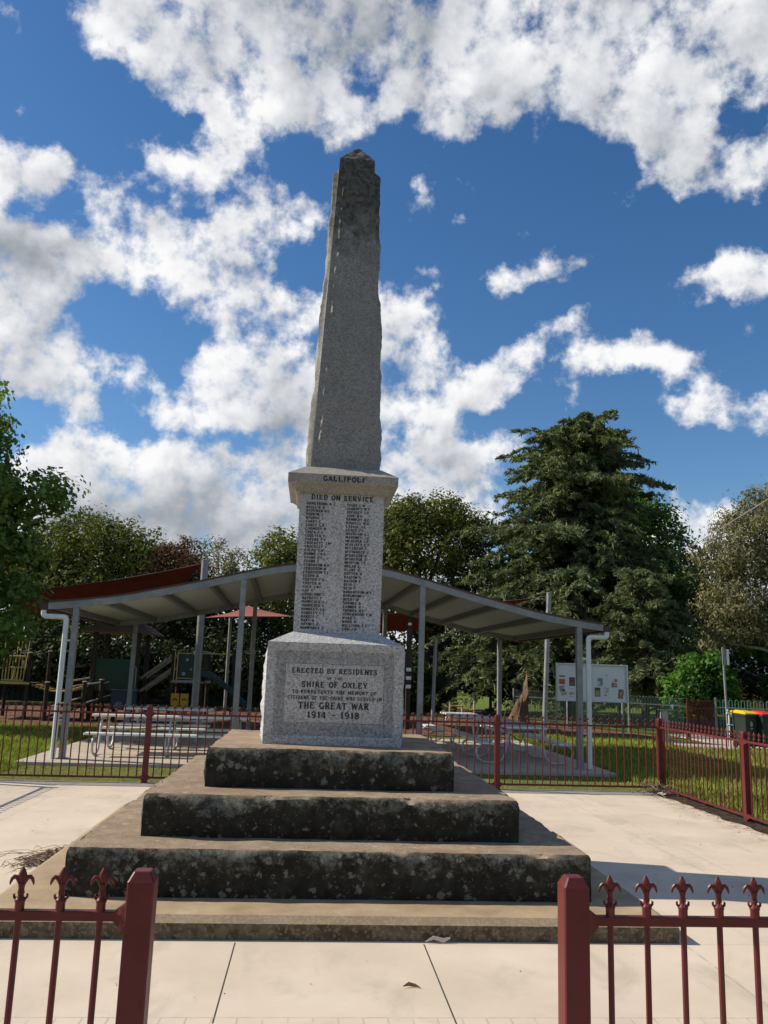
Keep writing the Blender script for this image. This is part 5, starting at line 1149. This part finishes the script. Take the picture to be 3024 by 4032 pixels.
# ------------------------------------------------------------------ trees
def quads(P, A, B):
    """diamond leaves: centre P, half length vector A, half width vector B"""
    return np.stack([P - A, P + B - A*.1, P + A, P - B - A*.1], 1).reshape(-1, 3)
def unit(v): return v/np.maximum(1e-9, np.linalg.norm(v, axis=1, keepdims=True))
def leaves(P, size, rs_, asp=.5, droop=0., nrm=None, w_=.75):
    n = len(P); a = unit(rs_.normal(size=(n, 3)) + np.array([0, 0, -droop])); c_ = unit(rs_.normal(size=(n, 3)))
    if nrm is not None: c_ = unit(nrm + c_*w_)
    b_ = unit(np.cross(c_, a)); a = np.cross(b_, c_)
    s = size*rs_.uniform(.6, 1.35, (n, 1)); return quads(P, a*s, b_*s*asp)
def limb(mb, a, b_, r0_, r1_, rg_, n=7, wob=.12):
    A, B = Vector(a), Vector(b_); L = (B-A).length; pts = []
    for i in range(n+1):
        u = i/n; o_ = Vector((rg_.gauss(0, 1), rg_.gauss(0, 1), rg_.gauss(0, .5)))*wob*L*.25*math.sin(PI*u); pts.append(A.lerp(B, u) + o_)
    mb.tube(pts, [r0_ + (r1_-r0_)*(i/n) for i in range(n+1)], 7); return pts
def tree(name, label, base, lobes, ncl, nper, clr, size, mat, bk, trunk_r=.25, asp=.55, droop=0., seed=1, group=None, inner=.2, cat='tree', split=.35, low=-.35, flat=.8, limbr=.4):
    rs_ = np.random.RandomState(seed); rg_ = random.Random(seed); o = thing(name, label, cat, base, 0, group)
    V_ = np.array([l[3]*l[4]*l[5] for l in lobes])**.7; V_ = V_/V_.sum(); allP = []; allN = []
    m_ = MB(); top = max(l[2] for l in lobes); fork = (base[0], base[1], base[2] + (top-base[2])*split)
    limb(m_, (base[0], base[1], base[2]-.1), fork, trunk_r, trunk_r*.7, rg_, 6, .05)
    for l, f in zip(lobes, V_):
        k = max(3, int(ncl*f)); dv = unit(rs_.normal(size=(k*3, 3))); dv = dv[dv[:, 2] > low][:k]
        rad = rs_.uniform(.45, 1.0, (len(dv), 1))**.45*(1 + .12*rs_.normal(size=(len(dv), 1)))
        cc_ = np.array(l[:3]) + dv*rad*np.array(l[3:6])
        limb(m_, fork, l[:3], trunk_r*.42, trunk_r*.18, rg_, 6)
        for c_ in cc_[::max(1, len(cc_)//8)]: limb(m_, l[:3], tuple(c_), trunk_r*.15, trunk_r*.04, rg_, 5)
        sc = clr*rs_.uniform(.5, 1.3, (len(cc_), 1, 1)); dq = unit(rs_.normal(size=(len(cc_)*nper, 3))).reshape(len(cc_), nper, 3)
        q_ = dq*(rs_.uniform(0, 1, (len(cc_), nper, 1))**.42); q_ = q_*(1 + .12*rs_.normal(size=(len(cc_), nper, 1)))
        allP.append((cc_[:, None, :] + q_*sc*np.array([1, 1, flat])).reshape(-1, 3)); allN.append((dq + np.array([0, 0, .35]) + .3*unit(cc_ - np.array(l[:3]))[:, None, :]).reshape(-1, 3))
        ni = int(len(cc_)*nper*inner); dv = unit(rs_.normal(size=(ni, 3))); allP.append(np.array(l[:3]) + dv*rs_.uniform(0, .8, (ni, 1))*np.array(l[3:6])); allN.append(dv)
    P_ = np.concatenate(allP); N_ = np.concatenate(allN); ok = P_[:, 2] > .05; P_ = P_[ok]; N_ = N_[ok]
    np_mesh('crown', leaves(P_, size, rs_, asp, droop, N_), 4, mat, o, base); m_.build('trunk', bk, o, 60); return o
B1 = bark('dark_bark', (.03, .022, .017), (.085, .065, .05)); B2 = bark('pale_bark_tree', (.20, .18, .15), (.42, .38, .32), 6); B3 = bark('brown_bark', (.05, .033, .022), (.14, .09, .06))
L_POP = leaf_mat('poplar_leaf', (.065, .11, .025), (.135, .21, .045), (.25, .34, .085), .42, .5)
L_WAT = leaf_mat('wattle_leaf', (.055, .07, .015), (.145, .165, .036), (.29, .30, .07), .32, .7, .5)
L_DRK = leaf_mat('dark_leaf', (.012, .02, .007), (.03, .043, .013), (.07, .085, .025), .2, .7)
L_RED = leaf_mat('russet_leaf', (.07, .048, .028), (.18, .10, .055), (.36, .20, .11), .3, .7)
L_PAL = leaf_mat('pale_leaf', (.10, .11, .05), (.20, .20, .10), (.30, .28, .15), .35, .6)
L_BRI = leaf_mat('bright_leaf', (.035, .09, .018), (.08, .19, .028), (.17, .33, .05), .45, .5)
L_GUM = leaf_mat('gum_leaf', (.10, .10, .045), (.22, .205, .105), (.38, .35, .20), .28, .7, .4)
L_CED = leaf_mat('cedar_needle', (.06, .08, .04), (.14, .172, .08), (.27, .29, .13), .26, .75, .45)
L_ELM = leaf_mat('elm_leaf', (.02, .055, .014), (.06, .14, .026), (.17, .33, .05), .42, .6)
TG = 'trees beyond the playground'
# near left tree
tree('leafy_tree', 'leafy green poplar overhanging from left edge, nearest tree', (-9.6, 13.2, 0),
     [(-9.3,13,6.6,1.5,1.6,1.6), (-8.6,12.8,5.2,1.5,1.4,1.0), (-7.45,12.8,5.25,1.3,1.2,.9), (-8.9,13.2,4.2,2.1,1.7,1.3), (-7.9,13,3.6,1.4,1.3,1.0), (-8.6,13,2.5,1.8,1.5,1.0), (-9.8,13.2,5.5,2.0,2.0,2.2), (-8.8,13,1.7,1.6,1.3,.7)],
     560, 46, .5, .072, L_POP, B3, .22, .75, .3, 21, inner=.22)
# back row, left to right
tree('rounded_tree', 'olive tree with twin rounded crowns above the red sail', (-9.2, 30, 0), [(-10.6,30,6.5,2.0,2,1.5), (-9.0,29.6,6.2,1.7,1.8,1.5), (-7.9,30,5.9,1.5,1.8,1.3), (-10.2,29.5,4.4,2.4,2,1.6), (-8.2,29.5,4.0,2.3,2,1.7), (-11.8,30,4.8,1.8,2,1.9), (-9,29,2.2,3.2,1.8,1.4)], 620, 52, .72, .085, L_WAT, B1, .3, .5, .2, 31, TG)
tree('rounded_tree', 'dense dark tree partly hidden behind poplar at far left', (-15, 31, 0), [(-14.5,31,5.0,2.6,2,2.2), (-16.5,31,5.5,2.6,2,2.4), (-13.5,30,2.6,3,2,1.6), (-17.5,30,2.5,3,2,1.8)], 330, 45, .8, .1, L_WAT, B1, .3, .5, .2, 32, TG)
tree('russet_tree', 'reddish brown leafed tree right of the twin crowns', (-6.0, 29, 0), [(-6.1,29,5.9,1.1,1.2,.95), (-6.6,29,5.0,1.3,1.2,1.0), (-5.4,29,4.9,1.1,1.2,1.2), (-6,28.6,3.4,1.9,1.4,1.4)], 300, 46, .5, .075, L_RED, B1, .18, .5, .1, 33, TG)
tree('sparse_tree', 'thin pale sparse tree between russet and rounded crowns', (-4.5, 33, 0), [(-4.9,33,6.6,1.0,1,1.0), (-4.0,33,6.1,1.0,1,.9), (-4.4,33,5.2,1.4,1,.9)], 90, 34, .5, .075, L_PAL, B2, .13, .4, .1, 34, TG, inner=.03)
tree('low_tree', 'low dark green tree under the pale sparse tree', (-4.2, 28, 0), [(-4.3,28,4.1,1.3,1.2,1.1), (-3.2,28,4.6,.9,1,.9), (-4.9,28,2.6,1.8,1.3,1.5), (-2.9,28,2.4,1.7,1.2,1.5)], 260, 46, .6, .08, L_DRK, B1, .2, .5, .1, 35, TG)
tree('rounded_tree', 'single rounded green crown immediately left of memorial shaft', (-1.4, 30, 0), [(-1.6,30,6.3,1.35,1.5,1.3), (-.6,30,5.7,1.5,1.5,1.4), (-2.0,29.7,5.0,1.2,1.3,1.2), (-.9,29.5,3.4,2.0,1.5,1.9), (.6,30,5.4,1.2,1.3,1.6)], 380, 50, .62, .08, L_WAT, B1, .25, .5, .2, 36, TG)
tree('tall_tree', 'tall dark olive tree right of the memorial shaft', (5.0, 30, 0), [(4.1,30,8.2,1.2,1.4,1.25), (3.2,29.7,7.4,1.4,1.5,1.5), (5.6,30,8.5,1.05,1.3,1.15), (6.6,30.3,7.9,1.3,1.4,1.3), (4.6,29.6,6.4,2.2,1.8,1.6), (7.0,30,5.9,1.6,1.6,1.6), (2.6,30,5.4,1.5,1.6,1.7), (5.2,29.5,4.1,2.6,1.6,1.4), (8.0,30,3.9,1.5,1.5,1.5)], 760, 50, .68, .085, L_WAT, B1, .3, .5, .2, 37, TG, split=.3)
tree('rounded_tree', 'dark elm crown showing behind the large cedar', (16.5, 32, 0), [(14.6,32,9.0,1.9,2,1.7), (16.0,32,8.8,1.7,2,1.8), (17.2,32,6.6,1.8,2,1.8), (18.0,32,5.0,1.5,2,1.7), (15.6,31.5,5.6,2.8,2,2.4), (17.2,31.5,3.2,2.3,2,1.7), (13.8,32,5.5,2,2,2.5), (15,31.5,2.6,3,2,1.7)], 640, 46, .8, .1, L_ELM, B1, .35, .55, .1, 38, TG)
tree('spotted_gum', 'tall brownish gum tree with pale branches at right edge', (16.6, 22, 0), [(16.9,22,7.8,1.3,1.3,1.1), (15.5,22,6.9,1.1,1.2,.95), (14.7,22,5.7,.95,1.1,.95), (16.2,22,5.6,1.5,1.4,1.2), (15.0,21.8,4.2,1.2,1.2,1.0), (16.5,21.8,3.6,1.5,1.3,1.1), (14.6,22,3.0,.9,1,.7), (17.8,22,6.0,1.4,1.4,1.8), (18.0,22,3.6,1.5,1.4,1.5)], 900, 52, .60, .085, L_GUM, B2, .17, .26, 1.2, 39, inner=.10, limbr=.6)
tree('maple_shrub', 'bright green bushy young tree behind the maroon gate', (11.9, 18.4, 0), [(11.4,18.3,1.3,.7,.7,.65), (12.0,18.4,1.75,.75,.7,.8), (12.5,18.4,1.5,.6,.7,.85), (11.2,18.2,.8,.55,.6,.5), (12.7,18.4,.85,.7,.7,.65)], 190, 48, .27, .055, L_BRI, B1, .07, .8, .3, 40, cat='shrub')
tree('leaning_tree', 'bright leafed tree in front of the yellow cottage wall', (18.6, 25, 0), [(17.4,25,2.9,1.0,1,.7), (18.4,25,3.3,1.2,1,.9), (18.6,25,1.5,.8,.8,.7), (16.6,25.5,4.0,1.4,1,1.2), (15.5,26,4.8,1.3,1,1.2)], 190, 46, .45, .075, L_BRI, B1, .15, .8, .3, 41)
# understorey behind the playground, each shrub its own thing
UG = 'dark shrubs under the trees behind the playground'
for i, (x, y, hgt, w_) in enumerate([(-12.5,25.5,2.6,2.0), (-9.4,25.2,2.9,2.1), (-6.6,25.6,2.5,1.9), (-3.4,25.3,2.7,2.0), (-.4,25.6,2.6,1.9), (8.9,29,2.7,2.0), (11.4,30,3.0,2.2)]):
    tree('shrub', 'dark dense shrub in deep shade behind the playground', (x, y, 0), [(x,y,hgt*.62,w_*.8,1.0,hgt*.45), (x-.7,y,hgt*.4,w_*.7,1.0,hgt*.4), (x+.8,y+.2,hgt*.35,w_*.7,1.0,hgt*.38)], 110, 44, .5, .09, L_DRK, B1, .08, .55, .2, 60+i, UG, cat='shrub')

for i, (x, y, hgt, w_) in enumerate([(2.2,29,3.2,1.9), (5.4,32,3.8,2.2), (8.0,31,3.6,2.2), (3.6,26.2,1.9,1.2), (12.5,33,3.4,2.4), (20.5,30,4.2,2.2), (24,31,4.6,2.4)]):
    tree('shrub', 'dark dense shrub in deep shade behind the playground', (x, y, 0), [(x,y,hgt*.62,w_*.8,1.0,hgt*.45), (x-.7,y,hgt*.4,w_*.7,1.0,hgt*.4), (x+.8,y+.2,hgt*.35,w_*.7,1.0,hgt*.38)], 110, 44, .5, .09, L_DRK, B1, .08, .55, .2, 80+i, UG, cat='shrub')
# far wood closing the view between the trees
rs_ = np.random.RandomState(90); Q = []
for k in range(520):
    x = rs_.uniform(-60, 75); y = rs_.uniform(56, 66); zc = rs_.uniform(.5, 7.0); Q.append(np.array([x, y, zc]) + rs_.normal(size=(60, 3))*np.array([.9, .6, .8]))
Q = np.concatenate(Q); tag(np_mesh('far_wood', leaves(Q, .22, rs_, .6), 4, L_DRK), kind='stuff', label='far dark wood seen low between the tree trunks', cat='wood')
rs_ = np.random.RandomState(91); Q = []  # unseen foliage behind the camera, added to cut ambient light on front faces
for k in range(420):
    x = rs_.uniform(-34, 34); y = rs_.uniform(-23, -19); zc = rs_.uniform(.4, 9.5)*(1 - .25*abs(math.sin(x*.37))); Q.append(np.array([x, y, zc]) + rs_.normal(size=(34, 3))*np.array([.8, .6, .7]))
Q = np.concatenate(Q); tag(np_mesh('unseen_shade_wood', leaves(Q, .2, rs_, .6), 4, L_DRK), kind='stuff', label='unseen belt of dark foliage added to dim the memorial front', cat='wood')
# conifers
def conifer(name, label, base, H, R, nbr, mat, bk, seed, rtrunk=.3, prof=.75, z0=.4, nsp=20, nn=18, lean=(0, 0), size=.12, sky=0, Rf=None):
    rs_ = np.random.RandomState(seed); rg_ = random.Random(seed); o = thing(name, label, 'tree', base)
    bx_, by_, bz_ = base; m_ = MB()
    tip = lambda z: Vector((bx_ + lean[0]*z, by_ + lean[1]*z, bz_ + z))
    m_.tube([tip(-.1), tip(H*.3), tip(H*.6), tip(H*.85), tip(H*.99)], [rtrunk, rtrunk*.75, rtrunk*.45, rtrunk*.18, .012], 9)
    Ps, As, Bs = [], [], []
    for k in range(nbr):
        u = (k + rg_.random())/nbr; z = z0 + (H*.985-z0)*u**.92
        v = (z)/H; L = R*((1-v)**prof)*(rg_.uniform(.45, .92) if rg_.random() < .86 else rg_.uniform(.92, 1.18))*(1 + .14*mn.noise(Vector((math.cos(k*2.399)*1.3, math.sin(k*2.399)*1.3, z*.55))))*(1.0 if v > .15 else .75 + 1.6*v) + .22
        if Rf: L *= Rf(v, k*2.399)
        L *= min(1, (1 - v)*5.5 + .10)
        a = k*2.399 + rg_.uniform(-.5, .5); ca, sa = math.cos(a), math.sin(a)
        rise = L*(.22 + .60*max(0, v-.35))*rg_.uniform(.3, 1.5); dr = L*.34*(1-v*.8)*rg_.uniform(.5, 1.3)
        def bp(s): return tip(z) + Vector((ca*L*s, sa*L*s, rise*math.sin(min(1, s*1.15)*PI*.55) - dr*s**2.4))
        m_.tube([bp(s) for s in (0, .25, .5, .75, 1)], [max(.012, .03*L**.7), .022*L**.7, .016*L**.6, .009, .004], 5)
        ns = max(6, int(nsp*(.35 + L/R*1.1)))
        for j in range(ns):
            s = (.12 + .9*((j + rg_.random())/ns)**.75); c_ = bp(min(s, 1.02)); tl = (.16 + .30*L*(1-s*.62)*.55)*rg_.uniform(.5, 1.3)
            side = rg_.choice((-1, 1)); th = a + side*rg_.uniform(.35, 1.15)
            dirv = Vector((math.cos(th), math.sin(th), rg_.uniform(-.45, .40)))
            q_ = rs_.uniform(0, 1, nn); P = np.array(c_)[None] + np.array(dirv)[None]*(q_*tl)[:, None] + rs_.normal(size=(nn, 3))*np.array([.035, .035, .03])
            P[:, 2] -= (q_**2)*tl*.40
            nd = unit(np.array(dirv)[None]*.8 + rs_.normal(size=(nn, 3))*.55 + np.array([0, 0, -.28]))
            wv_ = unit(np.cross(nd, rs_.normal(size=(nn, 3)))); sz = size*rs_.uniform(.55, 1.25, (nn, 1))
            Ps.append(P); As.append(nd*sz); Bs.append(wv_*sz*.23)
    np_mesh('crown', quads(np.concatenate(Ps), np.concatenate(As), np.concatenate(Bs)), 4, mat, o, base); m_.build('trunk', bk, o, 60); return o
conifer('cedar_tree', 'very large dark cedar with drooping branches, tallest tree', (10.3, 27.0, 0), 13.1, 6.7, 840, L_CED, B3, 71, .40, .62, .9, 20, 18, (.075, 0), .15, Rf=lambda v, a: 1 - .36*max(0, math.cos(a))*(1 - v))
conifer('cedar_tree', 'smaller drooping cedar right of notice board, before the large one', (11.2, 20.9, 0), 5.4, 2.6, 130, L_CED, B3, 72, .16, .6, .5, 22, 18, (.0, 0), .11)
# stump
sp_ = thing('tree_stump', 'jagged brown broken stump left of the notice board', 'stump', (6.6, 20, 0))
m_ = MB(); rings = []
for k in range(22):
    u = k/21; cx_ = 6.50 + .20*u; ring = []
    for i in range(36):
        a = 2*PI*i/36; r = (.20*(1-u)**1.8 + .25 - .06*u)*(1 + .30*mn.noise(Vector((math.cos(a)*2.6, math.sin(a)*2.6, u*.8))) + .10*mn.noise(Vector((math.cos(a)*9, math.sin(a)*9, u))))
        hgt = .85 + .80*max(0, math.cos(a - .6))**2.2 + .35*mn.noise(Vector((math.cos(a)*3.1, math.sin(a)*3.1, 8)))
        ring.append((cx_ + r*math.cos(a), 20 + r*math.sin(a)*.8, -.1 + hgt*u))
    rings.append(ring)
m_.rings(rings); m_.build('wood', bark('stump_wood', (.05, .03, .02), (.22, .14, .085), 9), sp_, 60)
